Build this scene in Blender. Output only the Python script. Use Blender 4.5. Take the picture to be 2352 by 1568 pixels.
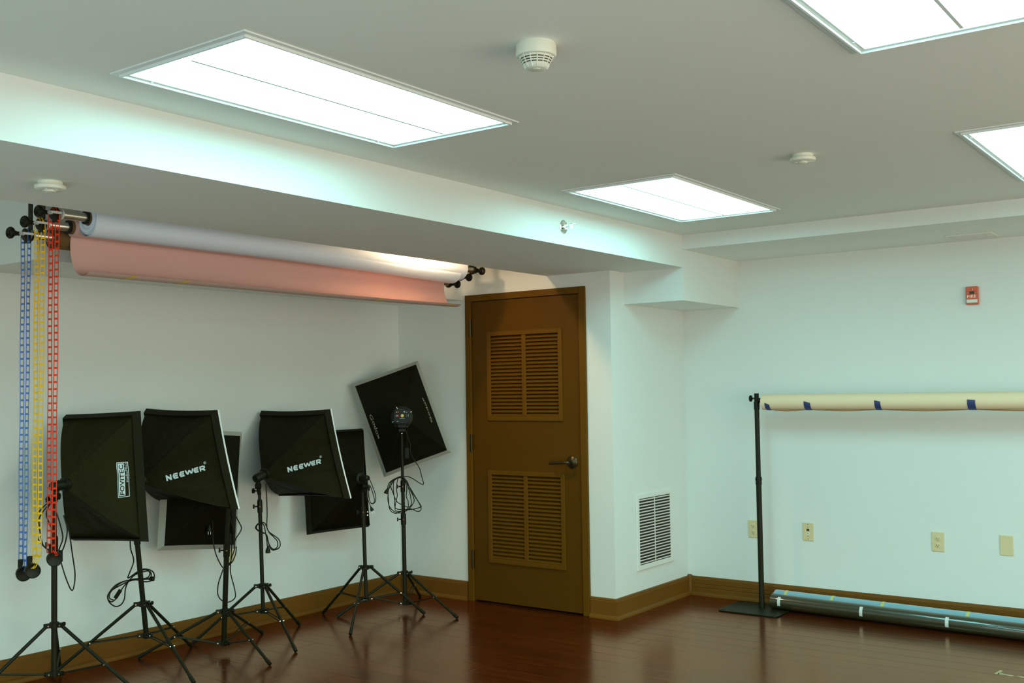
import bpy, bmesh, math, random
from mathutils import Vector, Matrix
random.seed(7)
for o in list(bpy.data.objects): bpy.data.objects.remove(o)
SC = bpy.context.scene
COL = SC.collection
V = Vector
# ------------------------------------------------------------------ camera
W, H, F = 2352, 1568, 2421.8
yaw, pit, rol = math.radians(36.182), math.radians(2.6755), math.radians(0.8232)
CAM = V((0, 0, 1.42954))
fwd = V((-math.sin(yaw)*math.cos(pit), math.cos(yaw)*math.cos(pit), math.sin(pit)))
r0 = V((math.cos(yaw), math.sin(yaw), 0)); u0 = r0.cross(fwd)
RT = r0*math.cos(rol) - u0*math.sin(rol)
UP = u0*math.cos(rol) + r0*math.sin(rol)
cd = bpy.data.cameras.new('camera'); cam = bpy.data.objects.new('camera', cd); COL.objects.link(cam)
M = Matrix.Identity(4)
for i in range(3):
    M[i][0] = RT[i]; M[i][1] = UP[i]; M[i][2] = -fwd[i]; M[i][3] = CAM[i]
cam.matrix_world = M
cd.sensor_width = 36; cd.lens = F/W*36; cd.clip_start = .05
SC.camera = cam
def ray(u, v): return fwd + RT*((u-W/2)/F) - UP*((v-H/2)/F)
def at(u, v, axis, val):            # pixel -> point on a world plane
    d = ray(u, v); t = (val-CAM[axis])/d[axis]; return CAM + d*t
def on(u, v, p0, n):                # pixel -> point on a plane through p0
    d = ray(u, v); t = (V(p0)-CAM).dot(n)/d.dot(n); return CAM + d*t
# ------------------------------------------------------------------ world + view
w = bpy.data.worlds.new('world'); SC.world = w; w.use_nodes = True
w.node_tree.nodes['Background'].inputs[0].default_value = (.5, .8, .9, 1)
w.node_tree.nodes['Background'].inputs[1].default_value = 0.05
SC.view_settings.view_transform = 'Standard'; SC.view_settings.look = 'None'
SC.view_settings.gamma = 1; SC.view_settings.use_curve_mapping = False
SC.view_settings.exposure = 0
LIGHT_COL = (.40, 1.0, .99); LIGHT_STR = 11.4      # fluorescent diffusers
FILL_COL = (1.0, .95, .78); FILL_STR = 3.8; FILL2_COL = (.74, 1.0, .98)           # glowing fill panels added out of view, behind and right of the camera
WARM_COL = (1.0, .70, .40); WARM_STR = 800
# ------------------------------------------------------------------ room dimensions
XL, YB, XV, YF = -5.2035, 5.7115, -3.4065, 6.7099
XB, XG = -2.9835, -3.8867           # beam front and back
YQ = 5.881
ZC, ZS, ZR, ZQ, Z1 = 2.3774, 2.1786, 2.29, 1.974, 2.0623
XSF, YSF = -4.593, 2.598
XR, YN = 3.0, -2.6
# ------------------------------------------------------------------ materials
def mat(name, col, rough=.5, metal=0, spec=.5, bump=None, emit=None, coat=0, sheen=0, var=None):
    m = bpy.data.materials.new(name); m.use_nodes = True
    nt = m.node_tree; b = nt.nodes['Principled BSDF']
    b.inputs['Base Color'].default_value = (*col, 1); b.inputs['Roughness'].default_value = rough
    b.inputs['Metallic'].default_value = metal; b.inputs['Specular IOR Level'].default_value = spec
    b.inputs['Coat Weight'].default_value = coat; b.inputs['Sheen Weight'].default_value = sheen
    if emit:
        b.inputs['Emission Color'].default_value = (*emit[0], 1); b.inputs['Emission Strength'].default_value = emit[1]
    tc = nt.nodes.new('ShaderNodeTexCoord')
    if bump:
        n = nt.nodes.new('ShaderNodeTexNoise'); n.inputs['Scale'].default_value = bump[0]; n.inputs['Detail'].default_value = 3
        bp = nt.nodes.new('ShaderNodeBump'); bp.inputs['Strength'].default_value = bump[1]; bp.inputs['Distance'].default_value = bump[2]
        nt.links.new(tc.outputs['Object'], n.inputs['Vector']); nt.links.new(n.outputs['Fac'], bp.inputs['Height'])
        nt.links.new(bp.outputs['Normal'], b.inputs['Normal'])
    if var:                          # (scale, amount): slight uneven tone of the surface itself
        n = nt.nodes.new('ShaderNodeTexNoise'); n.inputs['Scale'].default_value = var[0]; n.inputs['Detail'].default_value = 4
        mx = nt.nodes.new('ShaderNodeMix'); mx.data_type = 'RGBA'
        mx.inputs['A'].default_value = (*[c*(1-var[1]) for c in col], 1); mx.inputs['B'].default_value = (*[min(1, c*(1+var[1])) for c in col], 1)
        nt.links.new(tc.outputs['Object'], n.inputs['Vector']); nt.links.new(n.outputs['Fac'], mx.inputs['Factor'])
        nt.links.new(mx.outputs['Result'], b.inputs['Base Color'])
    return m
MT = {
 'wall': mat('wall_paint', (.76, .77, .73), .55, bump=(160, .15, .002), var=(1.3, .012)),
 'ceil': mat('ceiling_paint', (.88, .88, .83), .8, bump=(200, .12, .002), var=(1.1, .01)),
 'brown': mat('brown_trim_paint', (.158, .062, .006), .5, spec=.18, bump=(90, .15, .002), var=(3, .12)),
 'door': mat('brown_door_paint', (.092, .038, .0015), .5, spec=.10, bump=(120, .12, .002), var=(2.5, .10)),
 'slat': mat('brown_louver_paint', (.125, .052, .0025), .5, spec=.12),
 'black': mat('black_powder_coat', (.010, .0105, .0022), .45, spec=.22, bump=(300, .1, .001)),
 'blackpl': mat('black_plastic', (.008, .0085, .002), .45, spec=.22),
 'cord': mat('black_rubber_cord', (.010, .010, .002), .5, spec=.25),
 'fabric': mat('black_softbox_fabric', (.018, .0155, .002), .7, spec=.10, bump=(20, .6, .014), var=(7, .35)),
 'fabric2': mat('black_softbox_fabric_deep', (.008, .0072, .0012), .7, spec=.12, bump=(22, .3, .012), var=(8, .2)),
 'fabricB': mat('black_softbox_cloth', (.0115, .0098, .0014), .7, spec=.10, bump=(20, .6, .014), var=(7, .35)),
 'flange': mat('black_softbox_binding', (.013, .012, .003), .75, spec=.15, bump=(90, .3, .003)),
 'silver': mat('grey_silver_lip_fabric', (.42, .42, .36), .55, bump=(60, .3, .004)),
 'diff': mat('white_diffuser_cloth', (.82, .84, .84), .7),
 'logo': mat('pale_logo_print', (.62, .72, .72), .5),
 'logodim': mat('gold_grey_logo_print', (.52, .50, .34), .45),
 'logogold': mat('dim_gold_print', (.16, .11, .04), .5),
 'rivet': mat('bright_rivet_metal', (.9, .9, .85), .18, 1),
 'chrome': mat('chrome', (.85, .85, .82), .15, 1),
 'alu': mat('brushed_aluminium', (.62, .6, .52), .32, 1, bump=(60, .1, .001)),
 'ring': mat('white_plastic', (.72, .72, .68), .4),
 'brass': mat('aged_brass', (.18, .11, .04), .3, 1),
 'bronze': mat('aged_bronze_hardware', (.07, .05, .02), .35, .8),
 'paperW': mat('white_paper', (.76, .80, .90), .8, var=(2, .02)),
 'paperP': mat('pink_paper', (.72, .43, .38), .8, var=(1.5, .03)),
 'paperPb': mat('pink_paper_reverse', (.60, .40, .34), .85),
 'paperC': mat('cream_paper', (.86, .64, .42), .75, var=(1.5, .02)),
 'paperO': mat('orange_lit_paper', (.90, .58, .28), .8),  # orange light on the cream roll's loose edge, put into the colour
 'kraft': mat('kraft_core_board', (.14, .075, .02), .8),
 'ytape': mat('yellow_masking_tape', (.72, .48, .06), .6),
 'btape': mat('navy_blue_tape', (.035, .045, .16), .5),
 'wtape': mat('pale_label_tape', (.62, .66, .62), .5),
 'gtape': mat('lime_yellow_tape', (.55, .56, .18), .5),
 'cred': mat('red_chain_plastic', (.80, .035, .004), .45, spec=.2),
 'cyel': mat('yellow_chain_plastic', (.95, .53, .002), .45, spec=.2),
 'cblu': mat('blue_chain_plastic', (.06, .16, .50), .35),
 'plate': mat('ivory_plate_plastic', (.72, .58, .33), .4),
 'slot': mat('dark_slot', (.05, .035, .015), .6),
 'grille': mat('white_grille_paint', (.78, .76, .70), .4),
 'duct': mat('dark_duct', (.03, .02, .01), .9),
 'lframe': mat('white_enamel_frame', (.80, .82, .80), .35),
 'detect': mat('offwhite_detector_plastic', (.80, .80, .68), .45),
 'red': mat('red_alarm_plastic', (.72, .10, .03), .4),
 'lens': mat('clear_strobe_lens', (.75, .72, .62), .15),
 'white': mat('white_lettering', (.85, .85, .8), .5),
 'bluefilm': mat('blue_paper_in_film', (.20, .40, .49), .30, coat=.8, bump=(14, .08, .01)),
 'blackfilm': mat('black_paper_in_film', (.03, .03, .012), .30, coat=.9, bump=(9, .12, .01)),
 'ledred': mat('red_button', (.7, .08, .02), .4),
 'dial': mat('brass_dial', (.8, .55, .15), .35),
}
m = bpy.data.materials.new('lit_diffuser'); m.use_nodes = True; nt = m.node_tree
for n in list(nt.nodes): nt.nodes.remove(n)
em = nt.nodes.new('ShaderNodeEmission'); ou = nt.nodes.new('ShaderNodeOutputMaterial')
em.inputs[0].default_value = (*LIGHT_COL, 1); em.inputs[1].default_value = LIGHT_STR
nt.links.new(em.outputs[0], ou.inputs[0]); MT['emit'] = m
m = bpy.data.materials.new('warm_lamp'); m.use_nodes = True; nt = m.node_tree
for n in list(nt.nodes): nt.nodes.remove(n)
em = nt.nodes.new('ShaderNodeEmission'); ou = nt.nodes.new('ShaderNodeOutputMaterial')
em.inputs[0].default_value = (*WARM_COL, 1); em.inputs[1].default_value = WARM_STR
nt.links.new(em.outputs[0], ou.inputs[0]); MT['warm'] = m
m = bpy.data.materials.new('warm_fill_pane'); m.use_nodes = True; nt = m.node_tree  # glowing surface of the added fill panels
for n in list(nt.nodes): nt.nodes.remove(n)
em = nt.nodes.new('ShaderNodeEmission'); ou = nt.nodes.new('ShaderNodeOutputMaterial')
em.inputs[0].default_value = (*FILL_COL, 1); em.inputs[1].default_value = FILL_STR
nt.links.new(em.outputs[0], ou.inputs[0]); MT['fill'] = m
m2_ = m.copy(); m2_.name = 'cool_fill_pane'; [n for n in m2_.node_tree.nodes if n.type == 'EMISSION'][0].inputs[0].default_value = (*FILL2_COL, 1); [n for n in m2_.node_tree.nodes if n.type == 'EMISSION'][0].inputs[1].default_value = 2.9; MT['fill2'] = m2_  # cooler glow for the added panel behind the camera
# floor: mahogany planks laid along X
def floor_mat():
    m = bpy.data.materials.new('mahogany_planks'); m.use_nodes = True; nt = m.node_tree; L = nt.links.new
    b = nt.nodes['Principled BSDF']
    def N(t, **k):
        n = nt.nodes.new(t)
        for a, v in k.items(): setattr(n, a, v)
        return n
    def MA(op, a, b2=None, c=None):
        n = N('ShaderNodeMath', operation=op)
        for i, v in enumerate((a, b2, c)):
            if v is None: continue
            if isinstance(v, (int, float)): n.inputs[i].default_value = v
            else: L(v, n.inputs[i])
        return n.outputs[0]
    tc = N('ShaderNodeTexCoord'); sx = N('ShaderNodeSeparateXYZ'); L(tc.outputs['Object'], sx.inputs[0])
    X, Y = sx.outputs[0], sx.outputs[1]
    ry = MA('DIVIDE', MA('SUBTRACT', Y, 5.503), .137); row = MA('FLOOR', ry); fy = MA('FRACT', ry)
    wn = N('ShaderNodeTexWhiteNoise', noise_dimensions='1D'); L(row, wn.inputs['W'])
    rx = MA('ADD', MA('DIVIDE', X, .92), MA('MULTIPLY', wn.outputs['Value'], 3.7)); cx = MA('FLOOR', rx); fx = MA('FRACT', rx)
    wn2 = N('ShaderNodeTexWhiteNoise', noise_dimensions='2D'); cb = N('ShaderNodeCombineXYZ'); L(row, cb.inputs[0]); L(cx, cb.inputs[1]); L(cb.outputs[0], wn2.inputs['Vector'])
    dy = MA('MULTIPLY', MA('MINIMUM', fy, MA('SUBTRACT', 1, fy)), .137)
    dx = MA('MULTIPLY', MA('MINIMUM', fx, MA('SUBTRACT', 1, fx)), .92)
    gap = MA('LESS_THAN', MA('MINIMUM', dx, dy), .0010)
    groove = N('ShaderNodeMapRange'); groove.inputs['From Max'].default_value = .004; L(MA('MINIMUM', dx, dy), groove.inputs['Value'])
    mp = N('ShaderNodeMapping'); mp.inputs['Scale'].default_value = (2.2, 34, 1); L(tc.outputs['Object'], mp.inputs[0])
    add = N('ShaderNodeVectorMath', operation='ADD'); L(mp.outputs[0], add.inputs[0]); L(wn2.outputs['Color'], add.inputs[1])
    gr = N('ShaderNodeTexNoise'); gr.inputs['Scale'].default_value = 1.6; gr.inputs['Detail'].default_value = 6; L(add.outputs[0], gr.inputs['Vector'])
    cr = N('ShaderNodeValToRGB'); cr.color_ramp.elements[0].color = (.036, .0045, .0006, 1); cr.color_ramp.elements[1].color = (.095, .016, .0022, 1)
    cr.color_ramp.elements[0].position = .3; cr.color_ramp.elements[1].position = .72
    L(gr.outputs['Fac'], cr.inputs[0])
    hv = N('ShaderNodeHueSaturation'); L(cr.outputs[0], hv.inputs['Color']); L(MA('ADD', .8, MA('MULTIPLY', wn2.outputs['Value'], .4)), hv.inputs['Value'])
    mx = N('ShaderNodeMix', data_type='RGBA'); L(gap, mx.inputs['Factor']); L(hv.outputs[0], mx.inputs['A']); mx.inputs['B'].default_value = (.018, .006, .002, 1)
    # dull worn patch near (-1.0, 5.45)
    px_ = MA('DIVIDE', MA('SUBTRACT', X, -.62), .68); py_ = MA('DIVIDE', MA('SUBTRACT', Y, 5.40), .40)
    nz = N('ShaderNodeTexNoise'); nz.inputs['Scale'].default_value = 5; L(tc.outputs['Object'], nz.inputs['Vector'])
    rad = MA('ADD', MA('SQRT', MA('ADD', MA('MULTIPLY', px_, px_), MA('MULTIPLY', py_, py_))), MA('MULTIPLY', MA('SUBTRACT', nz.outputs['Fac'], .5), .25))
    pm = N('ShaderNodeMapRange'); pm.inputs['From Min'].default_value = 1.05; pm.inputs['From Max'].default_value = .85; L(rad, pm.inputs['Value'])
    mx2 = N('ShaderNodeMix', data_type='RGBA'); L(MA('MULTIPLY', pm.outputs[0], .35), mx2.inputs['Factor']); L(mx.outputs['Result'], mx2.inputs['A']); mx2.inputs['B'].default_value = (.10, .08, .035, 1)
    rn = N('ShaderNodeTexNoise'); rn.inputs['Scale'].default_value = 3; L(tc.outputs['Object'], rn.inputs['Vector'])
    ro = MA('ADD', MA('ADD', .15, MA('MULTIPLY', rn.outputs['Fac'], .08)), MA('MULTIPLY', pm.outputs[0], .16))
    # amber varnish: diffuse wood under a tinted gloss
    nt.nodes.remove(b); df = N('ShaderNodeBsdfDiffuse'); gl = N('ShaderNodeBsdfGlossy'); gl.inputs['Color'].default_value = (1, .68, .47, 1)
    fr = N('ShaderNodeFresnel'); fr.inputs['IOR'].default_value = 1.88; ms = N('ShaderNodeMixShader')
    L(mx2.outputs['Result'], df.inputs['Color']); L(ro, gl.inputs['Roughness']); L(fr.outputs[0], ms.inputs[0]); L(df.outputs[0], ms.inputs[1]); L(gl.outputs[0], ms.inputs[2])
    L(ms.outputs[0], nt.nodes['Material Output'].inputs['Surface'])
    bp = N('ShaderNodeBump'); bp.inputs['Strength'].default_value = .22; bp.inputs['Distance'].default_value = .0015; L(groove.outputs[0], bp.inputs['Height'])
    bp2 = N('ShaderNodeBump'); bp2.inputs['Strength'].default_value = .05; bp2.inputs['Distance'].default_value = .003; L(gr.outputs['Fac'], bp2.inputs['Height']); L(bp.outputs[0], bp2.inputs['Normal'])
    [L(bp2.outputs[0], q.inputs['Normal']) for q in (df, gl, fr)]
    return m
MT['floor'] = floor_mat()
# ------------------------------------------------------------------ mesh helpers
class MB:
    def __init__(s, org=(0, 0, 0)): s.v = []; s.f = []; s.m = []; s.org = V(org); s.cur = 0
    def add(s, vs, fs):
        n = len(s.v); s.v += [V(p)-s.org for p in vs]; s.f += [tuple(i+n for i in f) for f in fs]; s.m += [s.cur]*len(fs); return s
    def box(s, a, b):
        (x0, y0, z0), (x1, y1, z1) = a, b
        x0, x1 = min(x0, x1), max(x0, x1); y0, y1 = min(y0, y1), max(y0, y1); z0, z1 = min(z0, z1), max(z0, z1)
        return s.add([(x0, y0, z0), (x1, y0, z0), (x1, y1, z0), (x0, y1, z0), (x0, y0, z1), (x1, y0, z1), (x1, y1, z1), (x0, y1, z1)],
                     [(0, 3, 2, 1), (4, 5, 6, 7), (0, 1, 5, 4), (1, 2, 6, 5), (2, 3, 7, 6), (3, 0, 4, 7)])
    def obox(s, c, ex, ey, ez):      # oriented box, half vectors
        c, ex, ey, ez = V(c), V(ex), V(ey), V(ez)
        vs = [c+ex*i+ey*j+ez*k for k in (-1, 1) for (i, j) in ((-1, -1), (1, -1), (1, 1), (-1, 1))]
        return s.add(vs, [(0, 3, 2, 1), (4, 5, 6, 7), (0, 1, 5, 4), (1, 2, 6, 5), (2, 3, 7, 6), (3, 0, 4, 7)])
    def prism(s, pts, d):            # polygon pts extruded by d
        pts = [V(p) for p in pts]; n = len(pts); d = V(d)
        fs = [tuple(range(n-1, -1, -1)), tuple(range(n, 2*n))] + [(i, (i+1) % n, (i+1) % n+n, i+n) for i in range(n)]
        return s.add(pts+[p+d for p in pts], fs)
    def lathe(s, c, ax, prof, seg=24, cap=True, sx=None):   # prof: (radius, dist along ax)
        c, ax = V(c), V(ax).normalized(); t = V((0, 0, 1)) if abs(ax.z) < .9 else V((1, 0, 0))
        e1 = (V(sx) if sx else t.cross(ax)).normalized(); e2 = ax.cross(e1)
        vs = []; fs = []
        for (r, d) in prof:
            for i in range(seg):
                a = 2*math.pi*i/seg; vs.append(c+ax*d+(e1*math.cos(a)+e2*math.sin(a))*r)
        k = len(prof)
        for j in range(k-1):
            for i in range(seg):
                fs.append((j*seg+i, j*seg+(i+1) % seg, (j+1)*seg+(i+1) % seg, (j+1)*seg+i))
        if cap: fs.append(tuple(range(seg-1, -1, -1))); fs.append(tuple((k-1)*seg+i for i in range(seg)))
        return s.add(vs, fs)
    def cyl(s, a, b, r, seg=16, r2=None):
        a, b = V(a), V(b); L = (b-a).length
        return s.lathe(a, b-a, [(r, 0), (r if r2 is None else r2, L)], seg)
    def tube(s, pts, r, seg=8, smooth=3):
        P = [V(p) for p in pts]
        if smooth > 1 and len(P) > 2:
            Q = []
            for i in range(len(P)-1):
                p0 = P[max(i-1, 0)]; p1 = P[i]; p2 = P[i+1]; p3 = P[min(i+2, len(P)-1)]
                for k in range(smooth):
                    t = k/smooth
                    Q.append(.5*((2*p1)+(p2-p0)*t+(2*p0-5*p1+4*p2-p3)*t*t+(3*p1-p0-3*p2+p3)*t**3))
            Q.append(P[-1]); P = Q
        vs = []; fs = []; n = None
        for i, p in enumerate(P):
            t = (P[min(i+1, len(P)-1)]-P[max(i-1, 0)])
            t = t.normalized() if t.length > 1e-9 else V((0, 0, 1))
            if n is None: n = t.orthogonal().normalized()
            n = (n-t*n.dot(t)); n = n.normalized() if n.length > 1e-6 else t.orthogonal().normalized()
            b = t.cross(n)
            for k in range(seg):
                a = 2*math.pi*k/seg; vs.append(p+(n*math.cos(a)+b*math.sin(a))*r)
        m_ = len(P)
        for j in range(m_-1):
            for i in range(seg):
                fs.append((j*seg+i, j*seg+(i+1) % seg, (j+1)*seg+(i+1) % seg, (j+1)*seg+i))
        fs.append(tuple(range(seg-1, -1, -1))); fs.append(tuple((m_-1)*seg+i for i in range(seg)))
        return s.add(vs, fs)
    def build(s, name, mats, parent=None, smooth=False, bevel=0, label=None):
        me = bpy.data.meshes.new(name); me.from_pydata([tuple(v) for v in s.v], [], s.f); me.validate(); 
        mats = mats if isinstance(mats, (list, tuple)) else [mats]
        for mm in mats: me.materials.append(MT[mm])
        bm = bmesh.new(); bm.from_mesh(me)
        if len(mats) == 1: pass
        bmesh.ops.recalc_face_normals(bm, faces=bm.faces); bm.to_mesh(me); bm.free()
        if len(mats) > 1 and len(s.m) == len(me.polygons):
            for p, k in zip(me.polygons, s.m): p.material_index = k
        if smooth:
            for p in me.polygons: p.use_smooth = len(p.vertices) <= 4
            try: me.set_sharp_from_angle(angle=math.radians(38))
            except Exception: pass
        o = bpy.data.objects.new(name, me); COL.objects.link(o)
        if parent is not None: o.parent = parent
        else: o.location = s.org
        if bevel:
            bv = o.modifiers.new('bevel', 'BEVEL'); bv.width = bevel; bv.segments = 2; bv.limit_method = 'ANGLE'
        if label: o['label'] = label
        return o
def pieces(mb, name, mt, parent, smooth=False, owner=None):   # every loose piece of mb as an object of its own
    n = len(mb.v); par = list(range(n))
    def fd(i):
        while par[i] != i: par[i] = par[par[i]]; i = par[i]
        return i
    for f in mb.f:
        for k in f[1:]:
            a, b = fd(f[0]), fd(k)
            if a != b: par[b] = a
    gr = {}
    for f in mb.f: gr.setdefault(fd(f[0]), []).append(f)
    for g in gr.values():
        ids = sorted({i for f in g for i in f}); mp = {i: j for j, i in enumerate(ids)}
        m2 = MB((0, 0, 0)); m2.v = [mb.v[i] for i in ids]; m2.f = [tuple(mp[i] for i in f) for f in g]; m2.m = [0]*len(g)
        o = m2.build(name, mt, parent if parent is not None else owner, smooth=smooth)
def thing(name, loc, label, cat, group=None, kind=None):
    o = bpy.data.objects.new(name, None); COL.objects.link(o); o.location = loc; o.empty_display_size = .05
    tag(o, label, cat, group, kind); return o
def tag(o, label=None, cat=None, group=None, kind=None):
    if label: o['label'] = label
    if cat: o['category'] = cat
    if group: o['group'] = group
    if kind: o['kind'] = kind
    return o
def sub(parent_part, child):         # hang a sub-part under a part built around the same origin
    child.parent = parent_part; return child
def text_verts(s, size=1.0, bold=0):
    cu = bpy.data.curves.new('t', 'FONT'); cu.body = s; cu.size = size; cu.offset = bold; cu.resolution_u = 3
    o = bpy.data.objects.new('t', cu); COL.objects.link(o)
    me = bpy.data.meshes.new_from_object(o.evaluated_get(bpy.context.evaluated_depsgraph_get()))
    vs = [tuple(v.co) for v in me.vertices]; fs = [tuple(p.vertices) for p in me.polygons]
    bpy.data.objects.remove(o); bpy.data.curves.remove(cu); bpy.data.meshes.remove(me)
    return vs, fs
def fit_text(s, w_, h_, bold=0):     # text scaled to a w_ x h_ box at the origin
    vs, fs = text_verts(s, 1, bold)
    x0 = min(v[0] for v in vs); x1 = max(v[0] for v in vs); y0 = min(v[1] for v in vs); y1 = max(v[1] for v in vs)
    return [((v[0]-x0)/(x1-x0)*w_, (v[1]-y0)/(y1-y0)*h_) for v in vs], fs
def place_text(mb, s, o, ex, ey, w_, h_, bold=0):
    vs, fs = fit_text(s, w_, h_, bold); mb.add([V(o)+V(ex)*x+V(ey)*y for x, y in vs], fs)
# ------------------------------------------------------------------ room shell
def st(name, mb, mt, **k):
    o = mb.build(name, mt, **k); o['kind'] = 'structure'; return o
st('floor', MB().box((XL-.2, YN-.2, -.1), (XR+.2, YF+.2, 0)), 'floor')
# ceiling with openings for the light fittings is one slab; fittings are recessed against it
st('ceiling', MB().box((XL-.2, YN-.2, ZC), (XR+.2, YF+.2, ZC+.1)), 'ceil')
st('wall_left', MB().box((XL-.15, YN, 0), (XL, YB, ZC)), 'wall')
DX0, DX1, DZ = -4.526, -3.631, 2.052       # rough opening in the door wall
mb = MB()
mb.box((XL, YB, 0), (DX0, YB+.12, ZC)); mb.box((DX1, YB, 0), (XV, YB+.12, ZC)); mb.box((DX0, YB, DZ), (DX1, YB+.12, ZC))
st('wall_back', mb, 'wall')
st('wall_return', MB().box((XV-.12, YB+.12, 0), (XV, YF, ZC)), 'wall')
st('wall_far', MB().box((XV-.12, YF, 0), (XR, YF+.15, ZC)), 'wall')
st('wall_right', MB().box((XR, YN, 0), (XR+.15, YF+.15, ZC)), 'wall')
st('wall_front', MB().box((XL, YN-.15, 0), (XR, YN, ZC)), 'wall')
st('wall_closet', MB().box((XL, YB+.9, 0), (XV-.12, YB+1.0, ZC)), 'wall')
def underlit_soffit(name, boxes):           # soffits: wall colour; undersides in ceiling colour, bounced light put into the tone
    mb = MB()
    for b in boxes: mb.box(*b)
    o = mb.build(name, ['wall', 'ceil'])
    for p in o.data.polygons: p.material_index = 1 if p.normal.z < -.5 else 0
    o['kind'] = 'structure'; return o
underlit_soffit('trim_1', [((XG, YN, ZS), (XB, YB, ZC)), ((XV, YB, ZS), (XB, YQ, ZC))])
underlit_soffit('trim_2', [((XL, YSF, Z1), (XSF, YB, ZC))])
underlit_soffit('trim_3', [((XV, YQ, ZQ), (XB, YF, ZC))])
underlit_soffit('trim_4', [((XB, YQ, ZR), (XR, YF, ZC))])
def fill_panel(name, a, b, z0, z1, inward, n, fill_pane='fill'):      # added row of glowing fill panes with a frame, a->b along the wall
    a, b, inward = V(a), V(b), V(inward); d = (b-a).normalized(); L_ = (b-a).length
    R_ = bpy.data.objects.new(name, None); COL.objects.link(R_); R_.location = a+V((0, 0, z0)); R_['kind'] = 'structure'
    og = R_.location.copy(); zm = V((0, 0, 1)); h = (z1-z0)/2
    mb = MB(og); c = (a+b)/2+zm*(z0+h)
    for k in (-1, 1): mb.obox(c+zm*(k*(h+.03)), d*(L_/2+.06), zm*.03, inward*.03)
    for i in range(n+1): mb.obox(a+d*(L_*i/n)+zm*(z0+h), d*.025, zm*h, inward*.03)
    mb.build('fill_panel_frame', 'lframe', R_)
    for i in range(n):
        p, q = a+d*(L_*i/n+.025)+inward*.012, a+d*(L_*(i+1)/n-.025)+inward*.012
        MB(og).add([p+zm*z0, q+zm*z0, q+zm*z1, p+zm*z1], [(0, 1, 2, 3)]).build('fill_pane', fill_pane, R_)
fill_panel('fill_panel_1', (XR, -2.0, 0), (XR, 5.2, 0), .25, 2.15, (-1, 0, 0), 6)  # both panels are unseen and added to brighten the room
fill_panel('fill_panel_2', (-4.2, YN, 0), (2.4, YN, 0), .25, 2.15, (0, 1, 0), 5, 'fill2')
# baseboards: profile (offset from wall, z)
PROF = [(0, .1287), (.006, .1287), (.012, .122), (.013, .113), (.015, .110), (.015, .026), (.020, .024), (.027, .017), (.031, .008), (.031, 0), (0, 0)]
PROF_F = [(0, .1287), (.006, .1287), (.012, .122), (.013, .116), (.016, .112), (.016, .082), (.0135, .079), (.0135, .076), (.016, .073), (.016, .056), (.0135, .053), (.0135, .050), (.016, .047), (.016, .026), (.022, .022), (.029, .012), (.031, 0), (0, 0)]
def board(name, a, b, out, prof=PROF, m0=0, m1=0):   # a->b along wall at z 0, out: unit vector into the room, m: mitre slopes
    a, b, out = V(a), V(b), V(out); d = (b-a).normalized(); n = len(prof)
    vs = [a+out*p+d*(p*m0)+V((0, 0, z)) for p, z in prof]+[b+out*p+d*(p*m1)+V((0, 0, z)) for p, z in prof]
    fs = [tuple(range(n)), tuple(range(2*n-1, n-1, -1))]+[(i, i+n, (i+1) % n+n, (i+1) % n) for i in range(n)]
    return st(name, MB().add(vs, fs), 'brown')
board('baseboard_left', (XL, YN, 0), (XL, YB, 0), (1, 0, 0), m1=-1)
board('baseboard_back', (XL, YB, 0), (-4.576, YB, 0), (0, -1, 0), m0=1)
board('baseboard_back', (-3.584, YB, 0), (XV, YB, 0), (0, -1, 0), m1=1)
board('baseboard_return', (XV, YB, 0), (XV, YF, 0), (1, 0, 0), m0=-1, m1=-1)
board('baseboard_far', (XV, YF, 0), (XR, YF, 0), (0, -1, 0), PROF_F, m0=1)
st('baseboard_corner', MB().lathe((XV+.012, YF-.012, 0), (0, 0, 1), [(.018, 0), (.018, .13), (.014, .136), (.002, .139)], 16), 'brown', smooth=True)
# ------------------------------------------------------------------ door
D = bpy.data.objects.new('door_1', None); COL.objects.link(D); D.location = (-4.078, YB, 0); D['kind'] = 'structure'
D['label'] = 'brown painted door with two louvered panels in the back wall'
og = D.location
sx0, sx1, sz0, sz1 = -4.516, -3.641, .012, 2.045
fy = YB-.004                          # slab face, slightly proud inside the casing
up = (-4.385, -3.772, 1.229, 1.833); lo = (-4.389, -3.767, .273, .895)
mb = MB(og)
T = fy+.042
i1 = [(-4.365, -3.792, 1.249, 1.813), (-4.369, -3.787, .293, .875)]
mb.box((sx0, fy, sz0), (i1[0][0], T, sz1)); mb.box((i1[0][1], fy, sz0), (sx1, T, sz1))
mb.box((i1[0][0], fy, sz0), (i1[0][1], T, i1[1][2])); mb.box((i1[0][0], fy, i1[1][3]), (i1[0][1], T, i1[0][2])); mb.box((i1[0][0], fy, i1[0][3]), (i1[0][1], T, sz1))
mb.build('door_slab', 'door', D)
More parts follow.
